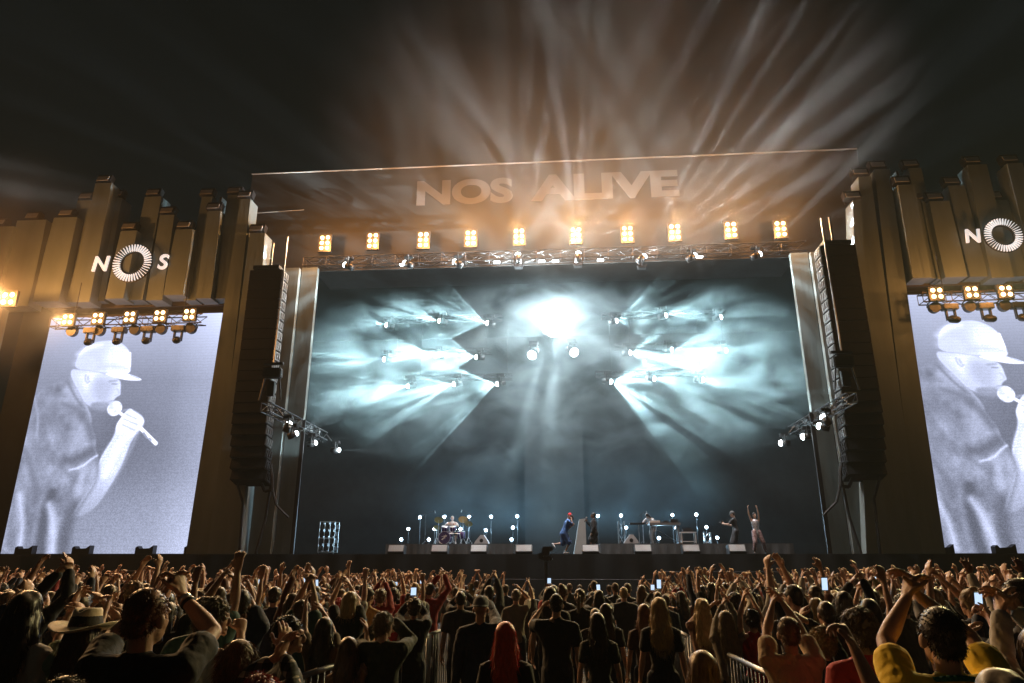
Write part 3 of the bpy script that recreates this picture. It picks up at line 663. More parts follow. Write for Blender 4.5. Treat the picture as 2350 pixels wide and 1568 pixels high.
# side trusses running back into the stage, with a motor and its chain
for sd_, pts, xx in (('left', ((660, 980, 25.9, (.3, .15, 1), 62, 2600), (672, 998, 27.7, (.9, .15, .42), 46, 2600), (716, 1018, 29.9, (1, .1, .25), 34, 1300), (770, 1033, 31.9, (1, .1, .03), 26, 1000)), -11.1),
                     ('right', ((1896, 965, 26.1, (-.5, .15, .9), 70, 5200), (1890, 980, 27.5, (-.95, .15, .3), 40, 3000), (1852, 1002, 29.7, (-1, .1, .0), 26, 900), (1801, 1017, 31.4, (-1, .1, .03), 20, 700)), 10.25)):
    dx = -.5 if sd_ == 'left' else .5
    truss((xx + dx, 25.6, 7.75), (xx + dx, 32.4, 7.75), 'lighting truss running back into the stage on the %s side' % sd_, .36, M_dkmetal)
    for i, (px, py, Y, aim, cone, e) in enumerate(pts):
        seed += 1
        p = at(px, py, Y); t = head(p, aim, 'white light on the %s side truss, %s from the front' % (sd_, ordn[i]), 'white lights on the side trusses', .9, r=.13 + .03 * (sd_ == 'right'))
        spot(t, Vector(aim).normalized() * .3, aim, cone, e * 3 * K_BEAM, (.78, .95, 1.), 11, seed, .1)
        h = MB().cyl((dx * .3, 0, .35), (dx, 0, .75), .03, 5).build('clamp', M_dkmetal, t)
    t = empty('chain_hoist', (xx + dx, 25.9, 8.1), 'black chain hoist hanging above the %s side truss' % sd_, 'hoist')
    MB().box((0, 0, 1.1), (.75, .3, .42), bev=.04).box((0, 0, 1.5), (.8, .12, .1)).build('motor', M_plas, t)
    k = MB(); k.tube([(-.3, 0, .9), (-.45, 0, 0)], .03).tube([(.3, 0, .9), (.45, 0, 0)], .03); k.box((0, 0, .45), (.3, .16, .6)); k.build('sling', M_plas, t)
    MB().cyl((0, 0, 1.5), (0, 0, 7.2), .03, 6).build('chain', M_metal, t)

# ---------------------------------------------------------------- hung loudspeaker arrays
M_grille = mat('speaker_grille', (.009, .01, .011), .85, bump=.5, bump_scale=90)
for sd_, x0, x1, ztop in (('left', -13.95, -12.45, 14.55), ('right', 11.25, 12.72, 14.9)):
    t = empty('line_array_speaker', ((x0 + x1) / 2, 28, 5.1), 'tall black column of hung loudspeakers beside the %s video screen' % sd_, 'loudspeaker column')
    n = 20; hh = (ztop - 5.1) / n; inn = 1 if sd_ == 'left' else -1; w = x1 - x0
    for i in range(n):
        z = hh * (i + .5); f = max(0, 1 - i / 7.); yo = -.0 + .9 * f * f * 0.6; rot = Matrix.Rotation(R(-16 * f), 3, 'X')
        c = MB(); c.box((0, yo, z), (w, .8, hh - .012), rot, .015); cb = c.build('cabinet', M_grille, t)
        sp = MB(); sp.box((inn * (w / 2 + .03), yo - .1, z), (.05, .62, hh * .8), rot)
        for q in (-.2, 0., .2): sp.box((inn * (w / 2 + .07), yo - .1 + q, z), (.05, .1, hh * .5), rot)
        sp.build('side_bracket', M_metal if i > 2 else M_plas, cb)
    MB().box((0, 0, ztop - 5.1 + .12), (w * .8, .9, .16)).cyl((0, 0, ztop - 5.), (0, 0, ztop - 3.6), .06).build('flying_frame', M_dkmetal, t)
    k = MB()
    k.tube([(inn * .55, .3, .0), (inn * .75, .3, -.35), (inn * 1.05, .3, -.3), (inn * 1.0, .3, .2), (inn * .9, .3, .6)], .07, 6)
    k.tube([(inn * 1.0, .35, -.15), (inn * 1.25, .4, -.9), (inn * 1.75, .6, -1.4)], .05, 6).tube([(-inn * .45, .2, 0), (-inn * .15, .3, -.8), (-inn * .1, .4, -2.85)], .05, 6)
    k.tube([(inn * .95, .35, -.1), (inn * .85, .4, -1.5), (inn * .6, .4, -2.85)], .05, 6)
    k.build('cable', M_cable, t)
# ---------------------------------------------------------------- people
M_skin = mat('skin', (.5, .3, .2), .5, obj_color=True, noise_amt=.12, noise_scale=14, bump=.12, bump_scale=70)
M_hair = mat('hair', (.1, .06, .03), .42, obj_color=True, noise_amt=.3, noise_scale=60, stretch=(1, 1, .25), sheen=.1)
M_cloth = mat('cloth', (.1, .1, .1), .85, obj_color=True, noise_amt=.15, noise_scale=6, bump=.9, bump_scale=7, sheen=.05)
M_shoe = mat('shoe', (.1, .1, .1), .6, obj_color=True)
M_eye = mat('eye_dark', (.02, .015, .01), .2)
def ik(S_, W, pole, a, b):
    d = W - S_; L = d.length
    if L > (a + b) * .995: W = S_ + d * ((a + b) * .995 / L); d = W - S_; L = d.length
    if L < .12: W = S_ + d.normalized() * .12; d = W - S_; L = .12
    t = d / L; x = (a * a - b * b + L * L) / (2 * L); h = math.sqrt(max(0, a * a - x * x))
    q = Vector(pole) - t * t.dot(Vector(pole)); q = q.normalized() if q.length > 1e-3 else Vector((0, 0, -1))
    return S_ + t * x + q * h, W
def hand(mb, W, d, pn, sgn, k=1., curl=25, fat=1., spread=.12):
    """palm, four unequal bent fingers and a thumb leaving the side of the palm"""
    d = d.normalized(); pn = (pn - d * pn.dot(d)).normalized(); ac = d.cross(pn).normalized() * sgn
    mb.sweep([W - d * .02 * k, W + d * .03 * k, W + d * .075 * k, W + d * .09 * k], [(.026 * k, .019 * k), (.036 * k, .017 * k), (.041 * k, .015 * k), (.038 * k, .012 * k)], ac, 10)
    for i, (o, L) in enumerate(((.033, .068), (.0115, .078), (-.0105, .073), (-.031, .056))):
        p = W + d * (.088 - abs(o) * .15) * k + ac * o * k; pts = [p - d * .015 * k, p]; ang = R(curl * .35)
        dd = (d + ac * (o * spread * 30)).normalized()
        for s in (.45, .32, .27):
            ang += R(curl * (.6 + .12 * i)); v = dd * math.cos(ang) + pn * math.sin(ang); p = p + v * L * s * k; pts.append(p)
        r = .0088 * k * fat; mb.sweep(pts, [r, r, r * .95, r * .88, r * .75], ac, 7)
    p = W + d * .028 * k + ac * .03 * k; v = (d * .65 + ac * .7 + pn * .35).normalized()
    p2 = p + v * .038 * k; p3 = p2 + (d * .85 + ac * .3 + pn * .45).normalized() * .034 * k
    mb.sweep([W + d * .01 * k + ac * .015 * k, p, p2, p3], [.013 * k, .0125 * k * fat, .0105 * k * fat, .0085 * k * fat], pn, 7)
def rx(a): return Matrix.Rotation(a, 3, 'X')
def rz3(a): return Matrix.Rotation(a, 3, 'Z')
def human(sp):
    vox = sp.get('vox', .011); fem = sp.get('fem', 0); hz = sp.get('hip', .93); lean = R(sp.get('lean', 3)); ho = Vector(sp.get('hoff', (0, 0, 0)))
    H0 = Vector((0, 0, hz)) + ho; RL = rx(-lean) @ Matrix.Rotation(R(sp.get('slean', 0)), 3, 'Y')
    def T(x, y, z): return H0 + RL @ Vector((x, y, z - .93))
    fat = sp.get('fat', 1.); bw = (.92 if fem else 1.) * fat; sw = .165 if fem else .185
    body, shirt, trs, shoe = MB(), MB(), MB(), MB()
    side = RL @ Vector((1, 0, 0))
    tz = [(.9, .15, .105, 0), (1.0, .148 if not fem else .145, .1, 0), (1.1, .135 if not fem else .115, .088, .005), (1.22, .15 if not fem else .13, .1, .01), (1.34, .165 if not fem else .145, .105, .0), (1.42, .14, .085, -.012), (1.465, .09, .06, -.02)]
    body.sweep([T(0, y, z) for z, a, b, y in tz], [(a * bw - .008, b * bw - .006) for z, a, b, y in tz], side, 16)
    inf = sp.get('loose', .012)
    zlo = 1 if not sp.get('longtop') else 0
    tzz = ([(.86, .165, .12, 0)] if sp.get('longtop') else [(.93, .155, .112, 0)]) + tz[1:6]
    shirt.sweep([T(0, y, z) for z, a, b, y in tzz] + [T(0, -.02, 1.47)], [(a * bw + inf * (1.3 if z < 1.2 else .8), b * bw + inf * 1.2) for z, a, b, y in tzz] + [(.085, .066)], side, 18)
    # head and neck
    hyaw, hp, hr_ = R(sp.get('hyaw', 0)), R(sp.get('hpitch', 0)), R(sp.get('hroll', 0))
    RH = RL.lerp(Matrix.Identity(3), .5) @ rz3(hyaw) @ rx(-hp) @ Matrix.Rotation(hr_, 3, 'Y')
    nb = T(0, -.022, 1.44); hc = nb + RL @ Vector((0, .0, .1)) + RH @ Vector((0, .012, .105))
    def Hh(x, y, z): return hc + RH @ Vector((x, y, z))
    body.sweep([nb - RL @ Vector((0, 0, .05)), nb + RL @ Vector((0, 0, .05)), Hh(0, -.02, -.05)], [(.062 * (.85 if fem else 1), .058), (.052 * (.85 if fem else 1), .054), (.052, .055)], side, 12)
    body.ell(Hh(0, -.01, .03), (.077, .097, .094), 18, 12, RH); body.ell(Hh(0, .028, -.045), (.057, .066, .066), 14, 9, RH)
    body.ell(Hh(0, .044, -.01), (.06, .052, .08), 14, 9, RH)
    body.sweep([Hh(0, .088, .025), Hh(0, .112, -.012), Hh(0, .106, -.03)], [.01, .014, .012], RH @ Vector((1, 0, 0)), 8)
    body.ell(Hh(0, .082, -.088), (.024, .02, .02), 10, 6, RH); body.ell(Hh(0, .092, -.06), (.024, .012, .011), 10, 6, RH)
    body.sweep([Hh(-.042, .078, .035), Hh(0, .092, .035), Hh(.042, .078, .035)], [.01, .011, .01], RH @ Vector((0, 0, 1)), 8)
    for s in (-1, 1): body.ell(Hh(s * .079, -.002, -.008), (.012, .021, .032), 10, 8, RH @ rz3(s * -.35))
    # arms
    out = {}
    for s, key in ((-1, 'L'), (1, 'R')):
        A = sp.get(key) or dict(w=(s * .27, .03, .84), pole=(s * .4, -1, 0), curl=25)
        W = Vector(A['w']); lift = max(0, min(1, (W.z - 1.35) / .5)) * .05
        Sh = T(s * sw * fat, -.012, 1.405 + lift); Sh.x -= s * lift * .5 * 0
        k_ = 1.0 if not fem else .95
        E_, W = ik(Sh, W, A.get('pole', (s * .8, -.1, -1)), .285 * k_, .255 * k_)
        th = A.get('thick', 1.) * (.88 if fem else 1.) * (.5 + .5 * fat)
        m1 = Sh.lerp(E_, .45); m2 = E_.lerp(W, .3)
        body.sweep([Sh.lerp(T(0, 0, 1.36), .3), Sh, m1, E_], [.05 * th, .056 * th, .046 * th, .037 * th], (0, 1, 0), 12)
        body.sweep([E_.lerp(m1, .1), E_, m2, E_.lerp(W, .65), W], [.036 * th, .038 * th, .041 * th, .032 * th, (.029 * th, .022 * th)], (0, 1, 0), 12)
        body.sweep([T(s * .07, -.01, 1.16), T(s * .105 * bw, -.01, 1.3), Sh.lerp(E_, .12)], [.06 * bw, .068 * bw, .05 * th], (0, 1, 0), 12)
        body.sweep([T(s * .03, -.025, 1.455), Sh], [.045, .045 * th], (0, 1, 0), 12)
        sl = sp.get('sleeve', .55)
        shirt.sweep([T(s * .07, -.01, 1.12), T(s * .105 * bw, -.01, 1.28), Sh.lerp(E_, .14 if sl > 0 else 0)], [.06 * bw + inf * .8, .062 * bw + inf * .8, (.052 if sl > 0 else .03) * th + inf], (0, 1, 0), 14)
        if sl > 0: shirt.sweep([T(s * .05, -.022, 1.445), Sh], [.04 + inf, .048 * th + inf], (0, 1, 0), 12)
        if sl > 0:
            i2 = inf * .55 + .005
            shirt.sweep([T(s * .06, -.01, 1.38), Sh.lerp(T(0, 0, 1.36), .2), Sh, Sh.lerp(E_, .5) if sl < .9 else m1], [.06, .062 + i2 * .6, .057 + i2, .052 * th + i2 + .004], (0, 1, 0), 14)
            if sl > .7:
                shirt.sweep([m1, E_, E_.lerp(W, .5), E_.lerp(W, min(1, (sl - .5) * 2.0) * .97)], [.05 * th + i2, .044 * th + i2, .04 * th + i2, .033 * th + i2], (0, 1, 0), 12)
            else: shirt.sweep([Sh.lerp(E_, .3), Sh.lerp(E_, sl)], [.056 * th + i2, .055 * th + i2 + .004], (0, 1, 0), 12)
        d = Vector(A['dir']) if A.get('dir') else (W - E_).normalized()
        pn = Vector(A.get('palm', (-s, .25, 0)))
        if abs(pn.normalized().dot(d.normalized())) > .95: pn = Vector((0, 1, 0.1))
        hd_ = (d.normalized() * .8 + (W - E_).normalized() * .2)
        c_ = (hd_.normalized().cross((pn - hd_ * pn.dot(hd_) / hd_.length_squared))); sg = 1
        # the thumb points to the body side / towards the head
        tdir = Vector(A.get('thumb', (-s * .1, -1, .0))); 
        if c_.dot(tdir) < 0: sg = -1
        hand(body, W, hd_, pn, sg, sp.get('hk', 1.04), A.get('curl', 22), sp.get('ffat', 1.), A.get('spread', .12))
        out[key] = (Sh, E_, W, hd_)
    # legs
    for s, key in ((-1, 'fL'), (1, 'fR')):
        F = Vector(sp.get(key, (s * .11, 0, .085))); hp_ = H0 + Vector((s * .088, 0, -.02)); kn, F = ik(hp_, F, sp.get('kp' + key[1], (s * .08, 1, 0)), .43, .43)
        f_ = fat * (1.05 if fem else 1)
        body.sweep([hp_, hp_.lerp(kn, .5), kn, kn.lerp(F, .3), kn.lerp(F, .75), F], [.078 * f_, .066 * f_, .05, .05, .035, .034], (1, 0, 0), 12)
        tl_ = sp.get('leg', .95); i3 = sp.get('tloose', .014)
        if tl_ > .6: trs.sweep([hp_ + Vector((0, 0, .03)), hp_.lerp(kn, .5), kn, kn.lerp(F, .45), kn.lerp(F, (tl_ - .5) * 2)], [.083 * f_ + i3, .07 * f_ + i3, .055 + i3, .052 + i3, .045 + i3], (1, 0, 0), 14)
        else: trs.sweep([hp_ + Vector((0, 0, .03)), hp_.lerp(kn, .5), hp_.lerp(kn, tl_ * 2)], [.083 * f_ + i3, .075 * f_ + i3 * 1.6, .06 + i3 * 2.4], (1, 0, 0), 14)
        fd = (Vector((s * .12, 1, 0)) if F.z < .2 else Vector((0, .55, -.8))).normalized()
        up = Vector((0, 0, -.045)) if F.z < .2 else Vector((0, 0, -.02))
        body.sweep([F, F + up * .5 + fd * .05], [.034, .03], (1, 0, 0), 8)
        shoe.sweep([F + up - fd * .05, F + up + fd * .06, F + up + fd * .15], [(.042, .04), (.046, .038), (.038, .026)], (1, 0, 0), 12)
        shoe.sweep([F + Vector((0, 0, .03)) if F.z < .2 else F, F + up], [.045, .045], (1, 0, 0), 10)
    trs.sweep([T(0, 0, .84), T(0, 0, .92), T(0, 0, 1.0)], [(.13 * bw, .1), (.16 * bw, .115), (.148 * bw + .006, .106)], side, 14)
    sd_ = sp.get('seed', 1)
    def crease(co, a=.012, f=8.):
        for i in range(len(co)):
            x, y, z = co[i]; n_ = noise.noise(Vector((x * f + sd_, y * f, z * f * .55))); n2 = abs(noise.noise(Vector((x * f * 2.2, y * f * 2.2 + sd_, z * f * 1.1 + x * 14))))
            co[i, 0] += a * n_; co[i, 1] += a * (n_ - n2 * 1.2)
        return co
    r = dict(body=remesh(body, 'body', vox, M_skin, 2), shirt=remesh(shirt, 'shirt', vox * 1.1, M_cloth, 3, crease), trousers=remesh(trs, 'trousers', vox * 1.3, M_cloth, 3, crease),
             hc=hc, RH=RH, arms=out, eye=MB().ell((0, 0, 0), (.012, .007, .008), 8, 6).mesh('eye', M_eye, True))
    shoe_ = remesh(shoe, 'shoe', vox * 1.3, M_shoe, 2); r['shoe'] = shoe_
    return r
def strands(me, n, L, seed, wn_=.6, wd=.35, w=.0035, curl=.3):
    rng = random.Random(seed); V = me.vertices; mb = MB(); N = len(V)
    for _ in range(n):
        v = V[rng.randrange(N)]; p = v.co.copy(); nn = v.normal.copy()
        if p.y > .06 and p.z < .06: continue
        d = (nn * wn_ + Vector((0, 0, -wd)) + Vector((rng.uniform(-1, 1), rng.uniform(-1, 1), rng.uniform(-1, 1))) * .45).normalized()
        l = L * rng.uniform(.5, 1.25); sdv = d.cross(Vector((rng.uniform(-1, 1), rng.uniform(-1, 1), .3))).normalized() * w * .5
        q = p + d * l * .5; bend = Vector((rng.uniform(-1, 1), rng.uniform(-1, 1), -.8)) * curl * l
        e = p + d * l + bend
        mb.add([p - sdv, p + sdv, q + sdv, q - sdv, e], [(0, 1, 2, 3), (3, 2, 4)])
    return mb
HAIRS = {}
def hair(kind, seed=0, ns=500, vox=.009):
    key = (kind, seed, ns)
    if key in HAIRS: return HAIRS[key]
    b = MB(); L, wn_, wd, cu = .028, .7, .5, .3; amp, fr = .006, 22
    def base(g=0.): 
        b.ell((0, -.02, .042), (.084 + g, .1 + g, .094 + g), 18, 12); b.ell((0, -.052, -.02), (.07 + g, .058 + g, .062 + g), 14, 9)
    if kind == 'short': base(.0); L = .013; amp = .004; wn_ = .5; wd = .6
    elif kind == 'messy': base(.004); L = .026; amp = .008
    elif kind == 'curly': base(.016); L = .028; amp = .02; fr = 34; cu = .6
    elif kind == 'bob': base(.008); b.sweep([(0, -.05, .05), (0, -.055, -.06), (0, -.05, -.13)], [(.09, .06), (.1, .06), (.1, .055)], (1, 0, 0), 16); L = .06; wd = 1.2
    elif kind in ('long', 'wavy'):
        base(.008)
        pts = [(0, -.05, .06), (0, -.075, -.06), (0, -.105, -.18), (0, -.125, -.3), (0, -.13, -.39)]
        b.sweep(pts, [(.09, .055), (.102, .06), (.118 if kind == 'wavy' else .105, .05), (.12 if kind == 'wavy' else .1, .045), (.09, .03)], (1, 0, 0), 18)
        for s in (-1, 1): b.sweep([(s * .07, -.02, .03), (s * .088, -.02, -.08), (s * .1, -.02, -.2), (s * .09, -.0, -.3)], [(.022, .04), (.026, .04), (.028, .035), (.015, .02)], (1, 0, 0), 10)
        L = .085; wd = 2.6; wn_ = .4; amp = .014 if kind == 'wavy' else .008; fr = 14
    elif kind == 'bun': base(.0); b.ell((0, -.085, .115), (.048, .048, .042), 12, 8); L = .03
    elif kind == 'pony': base(.0); b.sweep([(0, -.11, .06), (0, -.15, .0), (0, -.15, -.12), (0, -.14, -.22)], [.022, .032, .028, .012], (1, 0, 0), 10); L = .04; wd = 1
    sd_ = seed * 3.1
    def disp(co):
        for i in range(len(co)):
            x, y, z = co[i]; n_ = noise.noise(Vector((x * fr + sd_, y * fr, z * fr * (.35 if kind in ('long', 'bob') else .8)))); 
            r_ = math.hypot(x, y) + 1e-4; co[i, 0] += amp * n_ * x / r_; co[i, 1] += amp * n_ * y / r_; co[i, 2] += amp * .5 * n_
        return co
    me = remesh(b, 'hair', vox, M_hair, 2, disp)
    st_ = strands(me, ns, L, seed, wn_, wd, .0035 if ns < 900 else .0028, cu)
    vs = [tuple(v.co) for v in me.vertices]; fs = [tuple(p.vertices) for p in me.polygons]
    st_.add(vs, fs); me2 = st_.mesh('hair', M_hair, True)
    HAIRS[key] = me2; return me2
def hat_mb(kind, back=False):
    parts = {}
    if kind == 'cap':
        b = MB(); n, m = 20, 7; vs = []; fs = []
        for j in range(m + 1):
            ph = (math.pi * .5) * j / m
            for i in range(n): th = 2 * math.pi * i / n; vs.append((.089 * math.sin(ph) * math.cos(th), -.012 + .107 * math.sin(ph) * math.sin(th), .045 + .1 * math.cos(ph)))
        for j in range(m):
            for i in range(n): a = j * n + i; c = j * n + (i + 1) % n; fs.append((a, a + n, c + n, c))
        b.add(vs, fs); b.ell((0, -.012, .146), (.008, .008, .006), 8, 4); parts['crown'] = b
        v = MB(); s = -1 if back else 1; vs = []
        for i in range(11):
            a = math.pi * (i / 10); vs += [(.082 * math.cos(a), -.012 + s * .1 * math.sin(a) * .92, .05), (.085 * math.cos(a), -.012 + s * (.1 * math.sin(a) + .075 * math.sin(a) ** .6), .035)]
        vs2 = [(x, y, z - .006) for x, y, z in vs]; N = len(vs); fs = [(2 * i, 2 * i + 2, 2 * i + 3, 2 * i + 1) for i in range(10)] + [(N + 2 * i + 1, N + 2 * i + 3, N + 2 * i + 2, N + 2 * i) for i in range(10)] + [(2 * i + 1, 2 * i + 3, N + 2 * i + 3, N + 2 * i + 1) for i in range(10)]
        v.add(vs + vs2, fs); parts['brim'] = v
    elif kind == 'beanie':
        b = MB(); b.ell((0, -.015, .055), (.09, .106, .1), 20, 12); b.sweep([(0, -.015, .02), (0, -.015, .05)], [(.092, .108), (.093, .109)], (1, 0, 0), 20); parts['knit'] = b
    elif kind == 'hat':
        prof = [(.0, .155), (.045, .16), (.072, .165), (.082, .15), (.088, .09), (.094, .05), (.12, .042), (.17, .045), (.2, .062), (.2, .056), (.165, .037), (.11, .034), (.09, .04)]
        b = MB(); n = 32; vs = []; fs = []
        for r_, z in prof:
            for i in range(n):
                a = 2 * math.pi * i / n; dip = -.028 * math.exp(-((r_ * math.cos(a)) / .03) ** 2) if z > .14 else 0; sag = -.035 * (math.sin(a) ** 2) * max(0, r_ - .1) / .1 + .02 * (math.cos(a) ** 2) * max(0, r_ - .1) / .1
                vs.append((r_ * math.cos(a), -.01 + r_ * 1.18 * math.sin(a), z + dip + sag))
        for j in range(len(prof) - 1):
            for i in range(n): a = j * n + i; c = j * n + (i + 1) % n; fs.append((a, a + n, c + n, c))
        b.add(vs, fs); parts['felt'] = b
        v = MB(); v.sweep([(0, -.01, .055), (0, -.01, .075)], [(.0975, .1135), (.095, .1105)], (1, 0, 0), 28); parts['band'] = v
    return parts
def place_head(o, h, root):
    o.parent = root; o.matrix_local = Matrix.Translation(h['hc']) @ h['RH'].to_4x4(); return o
def person(loc, rz, sc, h, label, group, cols, hairk=None, hatk=None, face=False, part_labels=None):
    """cols: skin, hair, shirt, trousers, shoe, hat"""
    t = empty('person', loc, label, 'person', group, rz); t.scale = (sc,) * 3
    b = link('body', h['body'], t); b.color = (*cols['skin'], 1)
    if h.get('shirt'): s = link('shirt', h['shirt'], t); s.color = (*cols['shirt'], 1)
    if h.get('trousers'): s = link('trousers', h['trousers'], t); s.color = (*cols.get('trousers', (.03, .03, .04)), 1)
    if h.get('shoe'): s = link('footwear', h['shoe'], t); s.color = (*cols.get('shoe', (.05, .05, .05)), 1)
    if hairk: o = place_head(link('hair', hairk), h, t); o.color = (*cols['hair'], 1)
    if hatk:
        hn = {'cap': 'cap', 'beanie': 'beanie', 'hat': 'hat'}[hatk[0]]
        parts = list(hat_mb(*hatk).items()); root_ = None
        for k, mb in parts:
            if root_ is None:
                o = place_head(link(hn, mb.mesh(k, M_cloth, True)), h, t); root_ = o
            else: o = link(k, mb.mesh(k, M_cloth, True), root_)
            o.color = (*(cols['hat'] if k != 'band' else (.01, .01, .01)), 1)
    if face:
        for s in (-1, 1):
            o = link('eye', h['eye'], t); o.matrix_local = Matrix.Translation(h['hc']) @ h['RH'].to_4x4() @ Matrix.Translation((s * .03, .088, .008))
    return t

# ---------------------------------------------------------------- the band
SK1, SK2, SK3 = (.42, .24, .16), (.25, .13, .08), (.55, .34, .25)
RZT = at(885, 1248, 33).z                                            # top of the risers
def riser(xa, xb, label):
    a, c = at(xa, 1260, 33).x, at(xb, 1260, 33).x; t = empty('stage_riser', ((a + c) / 2, 33, DZ), label, 'riser'); w = c - a
    MB().box((0, 2.6, RZT - DZ - .04), (w, 5.2, .08)).build('deck', M_deck, t)
    b = MB(); n = 120; vs = []; fs = []
    for i in range(n + 1):
        x = -w / 2 + w * i / n; y = .025 * math.sin(i * .9) + .02 * math.sin(i * .31); vs += [(x, y - .04, .003), (x, y * .4 - .03, RZT - DZ - .02)]
    for i in range(n): fs.append((2 * i, 2 * i + 2, 2 * i + 3, 2 * i + 1))
    b.add(vs, fs); b.box((-w / 2 + .01, 2.6, (RZT - DZ) / 2), (.02, 5.1, RZT - DZ - .1)).box((w / 2 - .01, 2.6, (RZT - DZ) / 2), (.02, 5.1, RZT - DZ - .1)); b.build('cloth_front', M_riser, t)
riser(885, 1178, 'low cloth-covered riser under the drum kit'); riser(1378, 1822, 'low cloth-covered riser under the keyboard table')
def px_scale(Y): return IF / (Y * 1.0)
hS = human(dict(lean=22, hpitch=12, R=dict(w=(.1, .3, 1.42), pole=(.5, -.4, -1), curl=70, dir=(-.3, .5, .9)), L=dict(w=(-.12, .34, 1.2), pole=(-.3, -.6, -1), curl=60), fR=(.06, .02, .085), fL=(-.06, -.5, .4), kpL=(0, .8, -.4),
                leg=.5, tloose=.028, fat=1.16, sleeve=.68, loose=.022, vox=.012, longtop=1, hoff=(0, -.02, -.04), seed=5))
p = at(1297, 1275, 30.5)
person((p.x, 30.5, DZ), R(-90), 1.0, hS, 'person in blue shirt and shorts and red cap singing on one leg', 'performers on stage', dict(skin=SK1, hair=(.02, .015, .01), shirt=(.05, .13, .33), trousers=(.05, .12, .3), shoe=(.8, .8, .82), hat=(.55, .02, .03)), None, ('cap',), True)
mic = empty('microphone', (0, 0, 0), 'microphone held by the singer in blue', 'microphone')
def put_mic(root_loc, rz, hW, label):
    M = Matrix.Translation(root_loc) @ Matrix.Rotation(rz, 4, 'Z'); w = M @ hW
    t = empty('microphone', w, label, 'microphone', None, rz)
    MB().cyl((0, .04, -.05), (0, -.04, .12), .016, 8, .022).build('handle', M_plas, t, True); MB().ell((0, -.05, .145), (.034, .034, .036), 10, 8).build('grille', M_metal, t, True)
bpy.data.objects.remove(mic)
put_mic(Vector((p.x, 30.5, DZ)), R(-90), hS['arms']['R'][2] + Vector((0, .07, .03)), 'microphone in the hand of the singer in blue')
hB = human(dict(lean=4, hpitch=0, R=dict(w=(.12, .33, 1.4), pole=(.5, -.4, -1), curl=70, dir=(-.3, .5, .9)), L=dict(w=(-.26, .1, .9), pole=(-.4, -1, 0), curl=30), fR=(.1, -.12, .085), fL=(-.08, .12, .085), leg=.34, tloose=.05, sleeve=.95, loose=.03, fat=1.05, vox=.012, longtop=1, seed=7))
p = at(1366, 1272, 31.6)
person((p.x, 31.6, DZ), R(82), 1.0, hB, 'person in loose black clothes and boots singing, facing the man in blue', 'performers on stage', dict(skin=SK2, hair=(.01, .01, .01), shirt=(.014, .014, .016), trousers=(.014, .014, .016), shoe=(.015, .015, .015)), hair('short', 3, 200), None, True)
put_mic(Vector((p.x, 31.6, DZ)), R(82), hB['arms']['R'][2] + Vector((0, .07, .03)), 'microphone in the hand of the singer in black')
hC = human(dict(lean=4, hpitch=18, R=dict(w=(.12, .42, 1.22), pole=(.5, -.4, -1), curl=60), L=dict(w=(-.08, .45, 1.25), pole=(-.5, -.4, -1), curl=60), leg=.52, tloose=.03, sleeve=.6, fat=1.05, vox=.012, seed=9))
p = at(1693, 1270, 30.9)
person((p.x, 30.9, DZ), R(62), 1.0, hC, 'person in grey cap, dark tee and shorts filming with a small camera', 'performers on stage', dict(skin=SK3, hair=(.05, .03, .02), shirt=(.05, .055, .06), trousers=(.045, .05, .06), shoe=(.03, .03, .03), hat=(.12, .13, .14)), hair('short', 3, 200), ('cap',), True)
c = empty('video_camera', Vector((p.x, 30.9, DZ)) + rz3(R(62)) @ Vector((.02, .54, 1.3)), 'small black camera held by the person in the grey cap', 'camera', None, R(62))
MB().box((0, 0, 0), (.13, .1, .1), bev=.01).box((0, 0, .07), (.1, .05, .04)).build('camera_body', M_plas, c); MB().cyl((0, .05, 0), (0, .13, 0), .035, 12).build('camera_lens', M_dkmetal, c)
hD = human(dict(fem=1, lean=-3, hyaw=10, R=dict(w=(.2, .05, 1.93), pole=(1, 0, -.2), curl=30), L=dict(w=(-.2, .05, 1.93), pole=(-1, 0, -.2), curl=30), fR=(.1, 0, .085), fL=(-.42, -.05, .085), hip=.9, hoff=(-.08, 0, 0), leg=.85, tloose=.035, sleeve=0, loose=.014, vox=.012, longtop=1, seed=4))
p = at(1737, 1271, 31.0)
M_pat = mat('patterned_cloth', (.3, .2, .2), .6, noise_amt=.9, noise_scale=16)
M_sil = mat('silver_cloth', (.5, .48, .5), .35, .6, noise_amt=.7, noise_scale=30)
t = person((p.x, 31.0, DZ), R(180), .98, hD, 'person in silver top and patterned trousers clapping with arms overhead', 'performers on stage', dict(skin=SK1, hair=(.02, .012, .01), shirt=(.5, .45, .45), trousers=(.2, .12, .12), shoe=(.02, .02, .02)), hair('bun', 1, 300), None, True)
for ch in t.children:
    if ch.name.startswith('trousers'): ch.data.materials[0] = M_pat
    if ch.name.startswith('shirt'): ch.data.materials[0] = M_sil
# drummer, seated behind the kit
hE = human(dict(hip=.56, lean=4, fR=(.25, .42, .085), fL=(-.25, .42, .085), kpR=(.3, .8, .8), kpL=(-.3, .8, .8), R=dict(w=(.2, .42, .98), pole=(.8, -.4, -.6), curl=70), L=dict(w=(-.2, .4, .96), pole=(-.8, -.4, -.6), curl=70), leg=.5, sleeve=.6, vox=.012, seed=8, loose=.02))
p = at(1037, 1240, 35.4); dk = Vector((p.x, 35.4, RZT))
person(dk, R(180), 1.0, hE, 'person in white tee sitting behind the drum kit', 'performers on stage', dict(skin=SK3, hair=(.35, .33, .3), shirt=(.75, .75, .78), trousers=(.03, .03, .04), shoe=(.5, .5, .5)), hair('short', 4, 200), None, True)
t = empty('drum_stool', dk + Vector((0, .05, 0)), 'round black stool under the drummer', 'stool'); MB().cyl((0, 0, .4), (0, 0, .49), .17, 16).build('seat', M_plas, t)
b = MB(); b.cyl((0, 0, .1), (0, 0, .4), .025)
